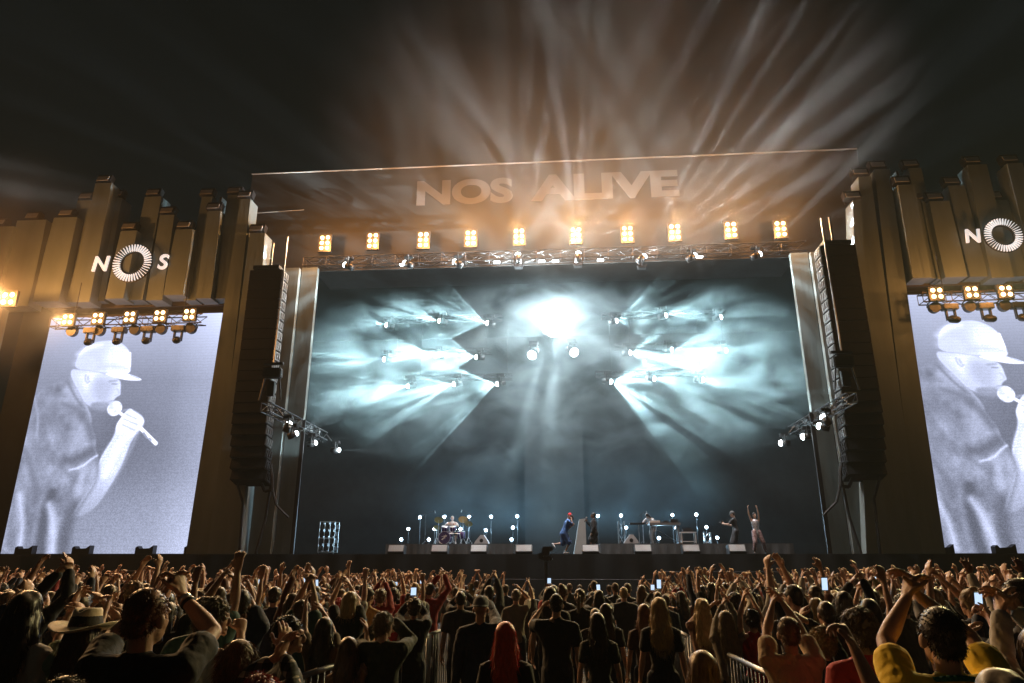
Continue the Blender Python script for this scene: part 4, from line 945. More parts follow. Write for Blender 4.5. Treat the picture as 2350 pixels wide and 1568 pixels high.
for a in (0, 2.1, 4.2): b.cyl((0, 0, .25), (.22 * math.cos(a), .22 * math.sin(a), 0), .014)
b.build('tripod', M_metal, t)
kit = empty('drum_kit', dk + Vector((0, -.75, 0)), 'purple drum kit with cymbals and chrome stands on the left riser', 'drum kit')
M_drum = mat('drum_shell', (.1, .06, .2), .25, .2, noise_amt=.3, noise_scale=8); M_head = mat('drum_skin', (.6, .6, .62), .5); M_bhead = mat('bass_skin', (.05, .035, .11), .4)
def drum(c, r, d, ax, hm, nm='drum'):
    c = Vector(c); ax = Vector(ax).normalized(); o = MB().cyl(c, c + ax * d, r, 24).build(nm, M_drum, kit, True)
    MB().cyl(c + ax * (d + .002), c + ax * (d + .012), r * .96, 24).build('drum_head', hm, o); b = MB(); u = ax.orthogonal().normalized(); w = ax.cross(u)
    for i in range(24):
        a0, a1 = 2 * math.pi * i / 24, 2 * math.pi * (i + 1) / 24; b.cyl(c + ax * (d + .01) + (u * math.cos(a0) + w * math.sin(a0)) * r, c + ax * (d + .01) + (u * math.cos(a1) + w * math.sin(a1)) * r, .012, 5)
        if i % 3 == 0: b.cyl(c + (u * math.cos(a0) + w * math.sin(a0)) * (r + .012), c + ax * d + (u * math.cos(a0) + w * math.sin(a0)) * (r + .012), .008, 4)
    b.build('hoop', M_metal, o); return o
bd = drum((-.18, .22, .31), .3, .42, (-.12, -1, 0), M_bhead, 'bass_drum')
b = MB(); rr_ = random.Random(2)
for q in range(5):
    pts = [Vector((-.18 - .05 + .3 * (rr_.random() - .5), -.22, .33 + .24 * (rr_.random() - .5))) for _ in range(3)]; b.tube([v for v in pts], .008, 4)
b.cyl((-.36, -.215, .36), (-.1, -.235, .40), .01).cyl((-.3, -.215, .2), (-.2, -.23, .42), .01).build('drum_logo', M_white, kit)
drum((.16, .1, .66), .16, .2, (-.1, -.35, 1), M_head, 'tom_drum'); drum((-.28, .1, .66), .15, .2, (.1, -.35, 1), M_head, 'tom_drum'); drum((.5, .45, .3), .2, .32, (0, -.1, 1), M_head, 'floor_tom'); drum((-.35, .6, .5), .18, .14, (0, -.1, 1), M_head, 'snare_drum')
for cx_, cy_, cz_, r in ((-.62, .3, 1.18, .22), (.6, .35, 1.2, .24), (-.75, .55, .82, .17), (.85, .6, 1.0, .2)):
    s = MB(); s.cyl((cx_, cy_, .3), (cx_, cy_, cz_), .014)
    for a in (0, 2.1, 4.2): s.cyl((cx_, cy_, .35), (cx_ + .22 * math.cos(a), cy_ + .22 * math.sin(a), 0), .011)
    so = s.build('cymbal_stand', M_metal, kit); MB().cyl((cx_, cy_, cz_), (cx_, cy_ + .01, cz_ + .012), r, 20, .04).build('cymbal', mat('brass', (.6, .45, .2), .3, 1.), so)
b = MB(); b.tube([(-.6, .1, .02), (-.5, -.1, .5), (.5, -.1, .5), (.6, .1, .02)], .018); b.tube([(-.2, .3, .05), (-.25, .3, .85)], .016).tube([(.15, .3, .05), (.1, .3, .85)], .016); b.build('drum_rack', M_metal, kit)
def boom_stand(px, py0, tip, Y, label, base):
    a = at(px, py0, Y); t = empty('microphone_stand', (a.x, Y, base), label, 'microphone stand'); e = at(*tip, Y) - t.location; h = min(e.z - .15, 1.5)
    b = MB(); b.cyl((0, 0, 0.05), (0, 0, h), .014)
    for q in (0, 2.1, 4.2): b.cyl((0, 0, .15), (.3 * math.cos(q), .3 * math.sin(q), 0.0), .012)
    d = (e - Vector((0, 0, h))); b.cyl(Vector((0, 0, h)) - d * .45, e, .012); b.build('boom', M_dkmetal, t); MB().cyl(e, e + Vector((.03 * (1 if d.x > 0 else -1), 0, -.12)), .025, 8).build('microphone', M_metal, t)
boom_stand(975, 1240, (998, 1172), 35.2, 'tall boom microphone stand left of the drums', RZT); boom_stand(1078, 1240, (1060, 1170), 35.2, 'tall boom microphone stand right of the drums', RZT)
boom_stand(1475, 1240, (1483, 1173), 34.9, 'boom microphone stand by the keyboard player', RZT)
# keyboards
p = at(1526, 1240, 35); t = empty('keyboard_table', (p.x, 35, RZT), 'long grey trestle table with keyboards and gear on top', 'table')
w = at(1562, 1240, 35).x - at(1490, 1240, 35).x; h = at(1526, 1203, 35).z - RZT; M_tab = mat('table_grey', (.2, .21, .22), .5, .3, noise_amt=.2)
MB().box((0, 0, h), (w, .7, .12), bev=.01).build('tabletop', M_tab, t)
for sx in (-1, 1): MB().box((sx * (w / 2 - .12), -.25, h / 2 - .03), (.08, .05, h - .06)).box((sx * (w / 2 - .12), .25, h / 2 - .03), (.08, .05, h - .06)).box((sx * (w / 2 - .12), 0, .04), (.1, .7, .06)).build('leg', M_tab, t)
MB().cyl((-w / 2 + .15, .2, h - .08), (w / 2 - .15, .2, .12), .02).build('brace', M_tab, t)
for i, (dx, ww, hh) in enumerate(((-.45, .5, .1), (0.05, .3, .08), (.5, .35, .16))):
    k = MB().box((0, 0, hh / 2), (ww, .35, hh), bev=.008)
    for q in range(6): k.cyl((-ww / 2 + .05 + q * (ww - .1) / 5, -.12, hh), (-ww / 2 + .05 + q * (ww - .1) / 5, -.12, hh + .02), .012)
    tag(k.build('music_machine', M_white if i == 0 else M_dkmetal, None, loc=(p.x + dx, 34.95, RZT + h + .063)), ('white electronic keyboard at the left end of the trestle table', 'small electronic box in the middle of the trestle table', 'dark electronic box at the right end of the trestle table')[i], 'music equipment')
q = at(1463, 1202, 34.7); t = empty('keyboard_stand', (q.x, 34.7, RZT), 'small keyboard on a thin stand left of the trestle table', 'keyboard'); MB().box((0, 0, q.z - RZT), (.75, .28, .09), bev=.01).build('keyboard', M_dkmetal, t)
MB().cyl((.25, 0, 0), (.25, 0, q.z - RZT), .02).cyl((.05, 0, 0), (.05, 0, q.z - RZT), .02).cyl((-.2, 0, 0), (.4, 0, 0.02), .02).build('stand', M_metal, t)
hK = human(dict(lean=48, hpitch=25, hip=.9, R=dict(w=(.2, .62, 1.0), pole=(.8, -.4, -.2), curl=40), L=dict(w=(-.18, .66, 1.02), pole=(-.8, -.4, -.2), curl=40), sleeve=.6, loose=.018, vox=.012, seed=3))
q = at(1502, 1240, 35.7)
person((q.x, 35.75, RZT), R(140), .98, hK, 'person in white tee bending over the keyboards', 'performers on stage', dict(skin=SK3, hair=(.03, .02, .015), shirt=(.6, .6, .62), trousers=(.2, .17, .15), shoe=(.1, .1, .1)), hair('long', 5, 500), None, True)
q = at(1578, 1222, 34.8); t = empty('side_table', (q.x, 34.8, RZT), 'small white table with a mixer right of the trestle table', 'table'); hh = q.z - RZT
MB().box((0, 0, hh), (.75, .5, .05)).build('tabletop', M_white, t); b = MB()
for sx in (-.33, .33): b.box((sx, .2, hh / 2), (.04, .04, hh)).box((sx, -.2, hh / 2), (.04, .04, hh))
b.box((0, .2, .12), (.7, .03, .03)).box((0, -.2, .12), (.7, .03, .03)).box((-.33, 0, .14), (.03, .4, .03)); b.build('frame', M_white, t); tag(MB().box((0, 0, .06), (.5, .3, .12), bev=.01).box((0, .1, .14), (.5, .08, .06)).build('mixing_desk', M_dkmetal, None, loc=(q.x, 34.8, RZT + hh + .027)), 'small mixing desk on the white side table', 'mixing desk')
for px, y0, lb in ((1425, 1196, 'tall aluminium truss pillar left of the keyboards'), (1622, 1222, 'short aluminium truss pillar right of the side table')):
    q = at(px, y0, 36); truss((q.x, 36, RZT), (q.x, 36, q.z), lb, .3, M_metal)
# little starry lamps on poles
sl = [(964, 1187, 'upper'), (1020, 1186, 'upper'), (1077, 1186, 'upper'), (1127, 1186, 'upper'), (1187, 1185, 'upper'), (937, 1214, 'middle'), (997, 1214, 'middle'), (1057, 1214, 'middle'), (1115, 1217, 'middle'), (1177, 1211, 'middle'),
      (921, 1238, 'lower'), (984, 1238, 'lower'), (1174, 1238, 'lower'), (1372, 1184, 'upper'), (1425, 1183, 'upper'), (1543, 1182, 'upper'), (1598, 1181, 'upper'), (1437, 1211, 'middle'), (1552, 1211, 'middle'), (1621, 1210, 'middle'), (1512, 1235, 'lower'), (1646, 1234, 'lower')]
cnt = {}
for px, py, rw in sl:
    sd_ = 'behind the drums' if px < 1275 else 'behind the keyboards'; kx = (sd_, rw); cnt[kx] = cnt.get(kx, 0) + 1
    Yl = 37.2 if rw != 'lower' else 36.2
    p = at(px, py, Yl); t = empty('floor_lamp', (p.x, Yl, RZT), 'small round white lamp %s, %s row, %s from the left' % (sd_, rw, ordn[cnt[kx] - 1]), 'lamp', 'small white lamps behind the band'); h = p.z - RZT
    MB().cyl((0, .08, 0), (0, .08, max(.05, h)), .018).cyl((0, .08, 0), (0, .08, .03), .14, 12).build('pole', M_plas, t); MB().cyl((0, .1, h), (0, -.02, h), .07, 12, .1).build('shade', M_dkmetal, t)
    MB().ell((0, -.03, h), (.07, .03, .07), 10, 6).build('bulb', M_lens, t, True); point(t, (0, -.2, h), 150 * K_GLOW * (1.2 if rw != 'lower' else .9), (.45, .75, 1), .06)
for i, px in enumerate((911, 1010, 1100, 1203, 1355, 1475, 1585, 1690)):
    p = at(px, 1270, 30.35); t = empty('stage_monitor', (p.x, 30.35, DZ), 'grey-topped wedge monitor on the stage edge, %s from the left' % ordn[i], 'floor monitor', 'wedge monitors along the stage edge')
    vs = [(x, y, z) for x in (-.35, .35) for y, z in ((-.25, 0), (-.3, .1), (-.12, .38), (.25, .32), (.25, 0))]
    b = MB().add(vs, [(0, 1, 2, 3, 4), (9, 8, 7, 6, 5)] + [(k, 5 + k, 5 + (k + 1) % 5, (k + 1) % 5) for k in range(5)]); b.build('cabinet', M_plas, t)
    MB().add([(-.32, -.297, .115), (.32, -.297, .115), (.32, -.135, .368), (-.32, -.135, .368)], [(0, 1, 2, 3)]).add([(-.33, -.11, .388), (.33, -.11, .388), (.33, .24, .33), (-.33, .24, .33)], [(0, 1, 2, 3)]).build('grille', mat('monitor_grille', (.3, .3, .3), .6, bump=.6, bump_scale=150), t)
for px, lb in ((1106, 'grey wedge monitor on the left riser beside the drums'), (1448, 'grey wedge monitor on the right riser by the truss pillar')):
    p = at(px, 1240, 34); t = empty('stage_monitor', (p.x, 34, RZT), lb, 'floor monitor')
    vs = [(x, y, z) for y in (-.22, .22) for x, z in ((-.36, 0), (-.3, .12), (-.05, .42), (.1, .42), (.32, .12), (.36, 0))]
    MB().add(vs, [(5, 4, 3, 2, 1, 0), (6, 7, 8, 9, 10, 11)] + [(k, (k + 1) % 6, 6 + (k + 1) % 6, 6 + k) for k in range(6)]).build('cabinet', mat('light_grey_shell', (.4, .4, .41), .6), t); MB().cyl((0, -.222, .16), (0, -.23, .16), .09, 16).build('port', M_plas, t)
sd_ = 0
for px in (447, 482, 519, 558, 591, 622, 1955, 1992, 2029, 2068, 2105):
    p = at(px, 1270, 29.6 + .7); sd_ += 1; s_ = 'left' if px < 1200 else 'right'; i = sd_ - 1 if s_ == 'left' else sd_ - 7
    t = empty('round_stage_light', (p.x, 30.3, DZ), 'dark round lamp standing on the %s end of the stage edge, %s from the left' % (s_, ordn[i]), 'stage light', 'dark lamps standing on the stage edge')
    MB().box((0, 0, .05), (.42, .34, .1), bev=.01).build('base', M_plas, t); MB().cyl((0, -.12, .3), (0, .14, .34), .24, 16, .2).build('head', M_plas, t, True)
    MB().box((-.26, 0, .2), (.04, .08, .3)).box((.26, 0, .2), (.04, .08, .3)).box((0, 0, .08), (.56, .08, .04)).build('yoke', M_plas, t)
for i, px in enumerate((58, 189, 334, 446, 2163, 2305)):
    p = at(px, 1268, 29.7); t = tag(MB().add([(x, y, z) for y in (-.15, .15) for x, z in ((-.4, 0), (-.4, .27), (-.3, .33), (-.22, .22), (.22, .24), (.4, .36), (.4, 0))],
        [(6, 5, 4, 3, 2, 1, 0), (7, 8, 9, 10, 11, 12, 13)] + [(k, (k + 1) % 7, 7 + (k + 1) % 7, 7 + k) for k in range(7)]).build('cable_duct', M_plas, None, loc=(p.x, 30.0 - .3, DZ + .003)), 'black notched bracket under the %s video screen, %s from the left' % ('left' if i < 4 else 'right', ordn[i if i < 4 else i - 4]), 'bracket', 'black brackets under the screens')
# broadcast camera on a crane head before the stage
p = at(1253, 1282, 28.6); t = empty('broadcast_camera', (p.x, 28.6, -.35), 'black broadcast camera on a pedestal in front of the stage centre', 'camera'); z = p.z + .35
MB().cyl((0, 0, 0), (0, 0, z - .1), .09, 12, .07).cyl((0, 0, 0), (0, 0, .08), .4, 16).build('pedestal', M_plas, t)
MB().box((0, 0, z + .28), (.3, .6, .34), bev=.03).box((-.2, .1, z + .12), (.2, .3, .2), bev=.02).box((.2, -.1, z + .38), (.16, .3, .16), bev=.02).box((0, 0, z), (.5, .36, .16), bev=.03).build('camera_body', M_plas, t); MB().cyl((0, .3, z + .28), (0, .55, z + .28), .1, 14).build('camera_lens', M_dkmetal, t)
p = at(1935, 1270, 30.4); t = tag(truss_mb((-.22, 0, .06), (.22, 0, .06), .1, .2, .02).build('metal_frame', M_metal, None, loc=(p.x, 30.4, DZ)), 'small bright metal frame on the right end of the stage edge', 'frame')
fb = MB()
for s in (-1, 1):
    fb.tube([(-.27, s * .12, .0), (-.27, s * .12, .4), (.27, s * .12, .4), (.27, s * .12, 0), (-.27, s * .12, 0)], .022); fb.tube([(-.17, s * .12, .05), (-.17, s * .12, .3), (.17, s * .12, .3), (.17, s * .12, .05), (-.17, s * .12, .05)], .018)
t.data = fb.mesh('metal_frame', M_metal)
p = at(2043, 1270, 30.0); tag(MB().ell((0, 0, .17), (.38, .2, .17), 16, 10).build('equipment_cover', mat('light_cover', (.3, .31, .3), .6), None, True, (p.x, 29.9, DZ)), 'pale rounded cover lying on the right end of the stage edge', 'cover')
p = at(751, 1268, 34.5); t = empty('equipment_rack', (p.x, 34.5, DZ), 'tall wheeled metal rack at the dark left side of the stage', 'rack'); b = MB(); H_ = at(751, 1198, 34.5).z - DZ
for x in (-.38, -.12, .14, .4):
    for y in (-.3, .3): b.cyl((x, y, .1), (x, y, H_), .02)
for z in (.12, H_ * .5, H_): b.cyl((-.38, -.3, z), (.4, -.3, z), .02).cyl((-.38, .3, z), (.4, .3, z), .02)
b.build('frame', M_metal, t)
for x in (-.36, .38): MB().cyl((x - .02, -.3, .05), (x + .02, -.3, .05), .05, 10).build('wheel', M_plas, t)
b = MB()
for k in range(4): b.box((.01, .05, .3 + k * H_ * .22), (.74, .5, .2))
b.build('drawer', M_plas, t)
# ---------------------------------------------------------------- barriers along the aisle
def barrier(x0, y0, x1, y1, label, group):
    a = Vector((x0, y0, ground_z(y0))); b_ = Vector((x1, y1, ground_z(y1))); t = empty('crowd_barrier', a, label, 'barrier', group); d = b_ - a; L = d.length; d.normalize()
    m = MB(); up = Vector((0, 0, 1)); m.cyl(up * 1.1 + d * .03, up * 1.1 + d * (L - .03), .024, 10); m.cyl(up * .22, up * .22 + d * L, .018, 6)
    for k in (0.03, L - .03): m.cyl(d * k + up * 1.1, d * k, .022, 8)
    for i in range(1, 15): m.cyl(d * (L * i / 15) + up * .22, d * (L * i / 15) + up * 1.1, .0065, 5)
    m.build('frame', M_rail, t, True)
    f = MB(); n = d.cross(up)
    for k in (.25, L - .25): f.box(d * k + n * .0 + up * .02, (.06, .5, .03), Matrix.Rotation(math.atan2(d.x, d.y) * -1, 3, 'Z') @ Matrix.Rotation(R(90), 3, 'Z'))
    f.build('foot', M_rail, t)
M_rail = mat('galvanised', (.22, .23, .25), .45, 1., noise_amt=.15, noise_scale=5)
rows = []
for i in range(7):
    y0 = 3.6 + i * 2.2; y1 = y0 + 2.17
    barrier(-2.42 + .05 * y0, y0, -2.42 + .05 * y1, y1, 'steel crowd barrier left of the dark aisle, %s from the camera' % ordn[i], 'steel barriers along the aisle')
    barrier(1.66, y0, 1.68, y1, 'steel crowd barrier right of the dark aisle, %s from the camera' % ordn[i], 'steel barriers along the aisle')
# ---------------------------------------------------------------- near people, each one posed on its own
HC = dict(dk=(.018, .012, .008), br=(.07, .035, .018), lb=(.22, .13, .06), bl=(.42, .3, .13), rd=(.6, .06, .025), gy=(.3, .28, .25), cr=(.5, .02, .02), or_=(.16, .06, .025))
taken = []
def near(px, py, Y, hk, hc, shirt, label, L=None, Rr=None, rz=0., skin=SK1, hat=None, face=False, ns=2200, group=None, **kw):
    top = at(px, py, Y); g_ = ground_z(Y); s = max(.86, min(1.08, (top.z - g_) / 1.79)); base = Vector((top.x, Y, top.z - 1.79 * s))
    iv = (Matrix.Translation(base) @ Matrix.Rotation(rz, 4, 'Z') @ Matrix.Scale(s, 4)).inverted()
    sp = dict(ffat=1.12, hk=1.12, vox=kw.pop('vox', .0066 if Y < 5.5 else .008), lean=kw.pop('lean', 4), seed=px * .13)
    for k, A in (('L', L), ('R', Rr)):
        if A:
            w = iv @ at(A[0], A[1], Y + A[2] + (.22 if A[1] < 1425 else 0)); q = dict(w=tuple(w), curl=kw.get('curl', 25)); q.update(A[3] if len(A) > 3 else {}); sp[k] = q
    sp.update(kw)
    h = human(sp)
    t = person(base, rz, s, h, label, group, dict(skin=skin, hair=HC[hc] if isinstance(hc, str) else hc, shirt=shirt, trousers=(.02, .025, .04), hat=kw.get('hatc', (.2, .2, .2))), hair(hk, int(px) % 3, ns) if hk else None, hat, face)
    taken.append((base.x, Y, .42 if Y < 7 else .33))
    return t, h, base, s
up_l = dict(pole=(-1, 0, -.5)); up_r = dict(pole=(1, 0, -.5))
BLK = (.012, .013, .016)
# left block
near(62, 1353, 4.3, 'wavy', 'dk', (.62, .56, .46), 'person with long dark wavy hair and cream tee at the left edge', fem=1, loose=.02)
tB, hB_, bB, sB = near(338, 1343, 3.15, 'short', 'or_', BLK, 'tall person in black tee with reddish back print raising a wristbanded arm', L=(376, 1375, .12, dict(pole=(-1, 0, -.6), curl=35, dir=(.05, .1, 1))), Rr=(418, 1368, .1, dict(pole=(1, -.1, -.75), dir=(-.25, .1, 1), curl=42, palm=(-1, .2, 0))), fat=1.08, hyaw=-14, loose=.02)
near(196, 1402, 4.3, 'long', 'br', (.3, .36, .22), 'person in a pale straw hat with a black band, clapping overhead', L=(168, 1392, .1, dict(curl=35)), Rr=(182, 1385, .05, dict(pole=(1, -.1, -.9), curl=45)), fem=1, hat=('hat',), hatc=(.62, .52, .38), loose=.018)
near(484, 1371, 4.75, 'curly', (.12, .09, .04), (.6, .57, .5), 'person with curly hair and glasses in a cream vest, seen in profile', sleeve=.0, Rr=(553, 1450, .3, dict(pole=(1, -.5, -1), curl=50)), rz=R(-40), hyaw=-22, face=True)
tE, hE_, bE, sE = near(545, 1466, 3.75, 'bob', (.1, .05, .02), (.035, .04, .045), 'person in plaid shirt with dark hair dyed red on top, clapping to the right', fem=1, L=(636, 1505, .0, dict(pole=(-.3, -1, -.6), dir=(.3, .2, 1), curl=20)), Rr=(646, 1496, .05, dict(pole=(1, -.3, -1), dir=(.2, .2, 1), curl=20)), slean=0, sleeve=.85, rz=R(-25), loose=.02)
near(655, 1410, 4.6, 'messy', 'dk', (.05, .055, .06), 'person with a beard and dark hoodie looking right by the barrier', rz=R(-55), hyaw=-15, face=True, loose=.03, sleeve=1)
near(145, 1549, 2.75, 'messy', 'dk', BLK, 'person whose dark hair just shows at the bottom left edge')
near(602, 1549, 2.9, 'bun', (.3, .05, .04), (.3, .06, .05), 'person whose reddish hair just shows at the bottom left of the barrier', fem=1)
near(262, 1425, 5.2, 'long', 'dk', (.05, .06, .05), 'person with long dark hair between the straw hat and the tall man, hands up', L=(252, 1372, .1, up_l), Rr=(280, 1365, .1, up_r), fem=1, vox=.009)
near(745, 1415, 6.6, 'long', 'dk', (.12, .08, .05), 'person with long dark hair beside the barrier, arm stretched to the left', fem=1, L=(700, 1345, .1, up_l), Rr=(720, 1350, .1, up_r), vox=.009)
near(775, 1372, 9.0, 'curly', 'cr', (.1, .02, .02), 'person with bright red curly hair among the dark heads', fem=1, vox=.01, ns=500)
near(800, 1460, 6.2, 'long', 'br', (.3, .16, .09), 'person with brown hair and bare shoulders left of the barrier', fem=1, sleeve=0, Rr=(845, 1395, .3, dict(pole=(1, -.3, -.6))), vox=.009)
# in the aisle
near(880, 1402, 6.3, 'messy', (.2, .15, .08), (.035, .045, .035), 'person in dark olive jacket holding a camera to the eye in the aisle', Rr=(905, 1428, .25, dict(pole=(1, -.2, -1), curl=60)), L=(872, 1432, .3, dict(pole=(-1, -.2, -1), curl=60)), hyaw=-25, sleeve=1, loose=.03, skin=SK3, face=True)
near(1103, 1366, 7.4, None, 'dk', (.025, .035, .06), 'person in a grey cap worn backwards, raising a phone at the end of the barrier', hat=('cap', True), hatc=(.14, .15, .17), Rr=(1122, 1385, .25, dict(pole=(1, -.2, -.9), curl=50)), sleeve=1, loose=.025)
near(1160, 1425, 5.6, 'long', 'rd', BLK, 'person with long glowing red hair and black top in the aisle', fem=1, sleeve=.5)
near(1276, 1360, 8.3, 'short', 'dk', BLK, 'tall person with short dark hair standing in the middle of the aisle', fat=1.12, L=(1240, 1400, .2, dict(pole=(-1, 0, -1))), vox=.009)
near(1246, 1378, 11.5, None, 'dk', (.08, .03, .03), 'person in a small red beanie behind the tall man in the aisle', hat=('beanie',), hatc=(.4, .03, .04), vox=.011, fem=1)
near(1371, 1404, 7.8, 'long', 'dk', (.03, .035, .03), 'person with straight dark hair right of the aisle centre', fem=1, vox=.009)
near(1390, 1384, 9.2, 'wavy', 'dk', BLK, 'person with long hair standing just behind the straight-haired one', fem=1, vox=.01, ns=600)
near(1366, 1394, 10.2, 'short', (.6, .55, .5), (.05, .05, .05), 'person with white hair partly hidden in the aisle', vox=.011, ns=500)
near(1184, 1350, 12.5, 'short', (.12, .1, .07), (.2, .17, .13), 'person in a tan top with a hand held to the head in the aisle', Rr=(1194, 1352, .1, dict(pole=(1, -.2, -.9))), vox=.011, ns=500)
near(1512, 1370, 7.9, 'wavy', 'bl', BLK, 'person with long blonde hair and black top at the right side of the aisle', fem=1)
near(1478, 1385, 8.8, 'long', 'or_', (.06, .03, .02), 'person with auburn hair left of the blonde one', fem=1, vox=.01, ns=600)
near(1612, 1491, 4.3, 'long', 'lb', (.05, .05, .05), 'person with thick light brown hair low in front of the right barrier', fem=1)
# right block
near(1808, 1412, 5.3, 'short', (.1, .06, .03), (.42, .31, .2), 'person in a tan tee clapping overhead right of the barrier', L=(1772, 1385, .12, dict(pole=(-1, -.1, -.8), curl=40, palm=(1, .2, 0))), Rr=(1796, 1383, .1, dict(curl=30, pole=(1, 0, -.6))), loose=.018)
near(1886, 1437, 5.7, 'curly', (.2, .14, .05), BLK, 'person with wavy blond-tipped hair and a black top, hand raised', fem=1, L=(1836, 1420, .05, dict(pole=(-1, -.1, -1))), Rr=(1850, 1425, .1, dict(pole=(1, -.1, -1))), sleeve=.95)
near(1970, 1394, 4.6, 'curly', (.08, .055, .03), (.4, .03, .035), 'person with thick curly hair and a dark red tee')
near(1885, 1592, 2.75, 'short', 'dk', (.1, .1, .1), 'person below the picture whose bare arm with a watch reaches up', Rr=(1962, 1492, .15, dict(pole=(1, 0, -1.2), curl=55)))
tS, hS_, bS, sS = near(2155, 1386, 3.2, 'short', (.03, .02, .012), (.8, .55, .02), 'person in a bright yellow tee with a green collar, hands clasped overhead', L=(2080, 1372, .1, dict(pole=(-1, -.05, -.9), dir=(.35, .15, 1), curl=45, palm=(1, .2, 0))), Rr=(2108, 1366, .12, dict(pole=(1, 0, -.6), dir=(-.25, .15, 1), curl=35)), fat=1.1, loose=.024)
near(2338, 1322, 4.6, 'short', 'dk', (.05, .05, .06), 'tall person with dark hair in profile at the right edge', hyaw=50, face=True)
near(2395, 1420, 3.3, 'wavy', 'br', (.4, .38, .36), 'person in pale lace sleeves reaching up at the right edge', L=(2296, 1405, .1, dict(pole=(-.4, 0, -1), curl=30)), Rr=(2330, 1400, .1, dict(pole=(1, 0, -1), curl=30)), sleeve=.95, fem=1, loose=.018)
near(2300, 1532, 2.6, 'wavy', 'gy', (.08, .08, .08), 'person with grey wavy hair at the bottom right', fem=1)
near(2236, 1480, 4.0, 'messy', 'dk', (.06, .07, .06), 'person with dark hair to the right of the yellow tee', L=(2230, 1380, .2, up_l), Rr=(2262, 1378, .2, up_r))
near(1725, 1395, 8.0, 'messy', 'dk', (.35, .02, .02), 'person in a bright red top clapping with long raised arms', L=(1708, 1352, .05, dict(pole=(-1, 0, -.5))), Rr=(1716, 1352, .08, up_r), fem=1, vox=.009, sleeve=0)
near(1610, 1372, 8.7, 'wavy', 'bl', (.22, .12, .08), 'person with curly blond hair and rust patterned shirt by the right barrier', fem=1, R_=0, vox=.009, L=(1650, 1372, .2, up_l), Rr=(1664, 1370, .2, up_r))
near(1665, 1400, 8.0, 'long', (.2, .15, .08), (.2, .18, .15), 'person in a pale sleeve with both hands pressed together above the head', fem=1, L=(1662, 1372, .1, dict(pole=(-1, 0, -.7))), Rr=(1668, 1371, .12, up_r), vox=.009, sleeve=.95)
near(2000, 1350, 9.0, 'short', 'dk', (.05, .05, .06), 'person with round dark head behind the curly-haired one', vox=.01, ns=500, L=(2034, 1318, .2, up_l), Rr=(2050, 1318, .2, up_r))
near(2070, 1362, 8.5, 'curly', (.02, .02, .012), (.05, .05, .05), 'person with a dark curly head left of the clasped hands', vox=.01, ns=500)
near(1810, 1335 + 22, 8.6, None, 'dk', (.05, .05, .05), 'person in a pale grey cap behind the tan tee', hat=('cap', True), hatc=(.45, .45, .42), vox=.01)
# wristbands, watch, camera and phones
Mw = lambda b_, s, rz=0: Matrix.Translation(b_) @ Matrix.Rotation(rz, 4, 'Z') @ Matrix.Scale(s, 4)
def band(M, h, key, frac, r, m, label, cat):
    Sh, E_, W, d = h['arms'][key]; p = M @ E_.lerp(W, frac); q = M @ E_.lerp(W, frac + .06)
    o = MB().cyl(p - p, q - p, r, 14).build(cat.replace(' ', '_'), m, None, True, p); tag(o, label, cat)
band(Mw(bB, sB), hB_, 'R', .78, .037, M_plas, 'black wristband on the raised arm of the man in the black tee', 'wristband')
band(Mw(bB, sB), hB_, 'R', .88, .034, M_metal, 'shiny metal bracelet above the black wristband', 'bracelet')
M_pscr = mat('phone_screen', (.5, .5, .5), .3, emit=(.55, .75, 1.), estr=1.1)
def phone(px, py, Y, label, k=1.):
    p = at(px, py, Y); t = empty('mobile_phone', p, label, 'phone', 'phones held up in the crowd'); t.rotation_euler = (R(8), 0, R(4))
    MB().box((0, 0, 0), (.078 * k, .01, .16 * k), bev=.004).build('case', M_plas, t); MB().box((0, -.0065, 0), (.068 * k, .002, .14 * k)).build('display', M_pscr, t)
M_plaid = bpy.data.materials.new('plaid_cloth'); M_plaid.use_nodes = True; nt = M_plaid.node_tree; bs = nt.nodes['Principled BSDF']; bs.inputs['Roughness'].default_value = .85
tc = nt.nodes.new('ShaderNodeTexCoord'); fs = []
for ax_ in ('X', 'Z'):
    wv = nt.nodes.new('ShaderNodeTexWave'); wv.bands_direction = ax_; wv.inputs['Scale'].default_value = 4.2; nt.links.new(tc.outputs['Object'], wv.inputs['Vector'])
    mr = nt.nodes.new('ShaderNodeMapRange'); mr.inputs[1].default_value = .55; mr.inputs[2].default_value = .7; nt.links.new(wv.outputs['Fac'], mr.inputs[0]); fs.append(mr)
ad = nt.nodes.new('ShaderNodeMath'); ad.operation = 'ADD'; nt.links.new(fs[0].outputs[0], ad.inputs[0]); nt.links.new(fs[1].outputs[0], ad.inputs[1])
rp = nt.nodes.new('ShaderNodeValToRGB'); rp.color_ramp.elements[0].color = (.012, .015, .018, 1); rp.color_ramp.elements[1].color = (.45, .42, .34, 1); k_ = rp.color_ramp.elements.new(.5); k_.color = (.06, .065, .06, 1)
dv = nt.nodes.new('ShaderNodeMath'); dv.operation = 'MULTIPLY'; dv.inputs[1].default_value = .5; nt.links.new(ad.outputs[0], dv.inputs[0]); nt.links.new(dv.outputs[0], rp.inputs[0]); nt.links.new(rp.outputs[0], bs.inputs['Base Color'])
for ch in tE.children:
    if ch.name.startswith('shirt'): ch.data.materials[0] = M_plaid
col_ = MB(); cc_ = hS_['hc'] + Vector((0, -.03, -.155))
for i in range(20):
    a0, a1 = 6.2832 * i / 20, 6.2832 * (i + 1) / 20; col_.cyl(cc_ + Vector((.083 * math.cos(a0), .075 * math.sin(a0), .02 * -math.sin(a0))), cc_ + Vector((.083 * math.cos(a1), .075 * math.sin(a1), .02 * -math.sin(a1))), .012, 6)
link('collar', col_.mesh('collar', mat('green_rib', (.01, .12, .07), .8), True), tS)
poses = {}
def pose(nm, **kw): poses[nm] = kw
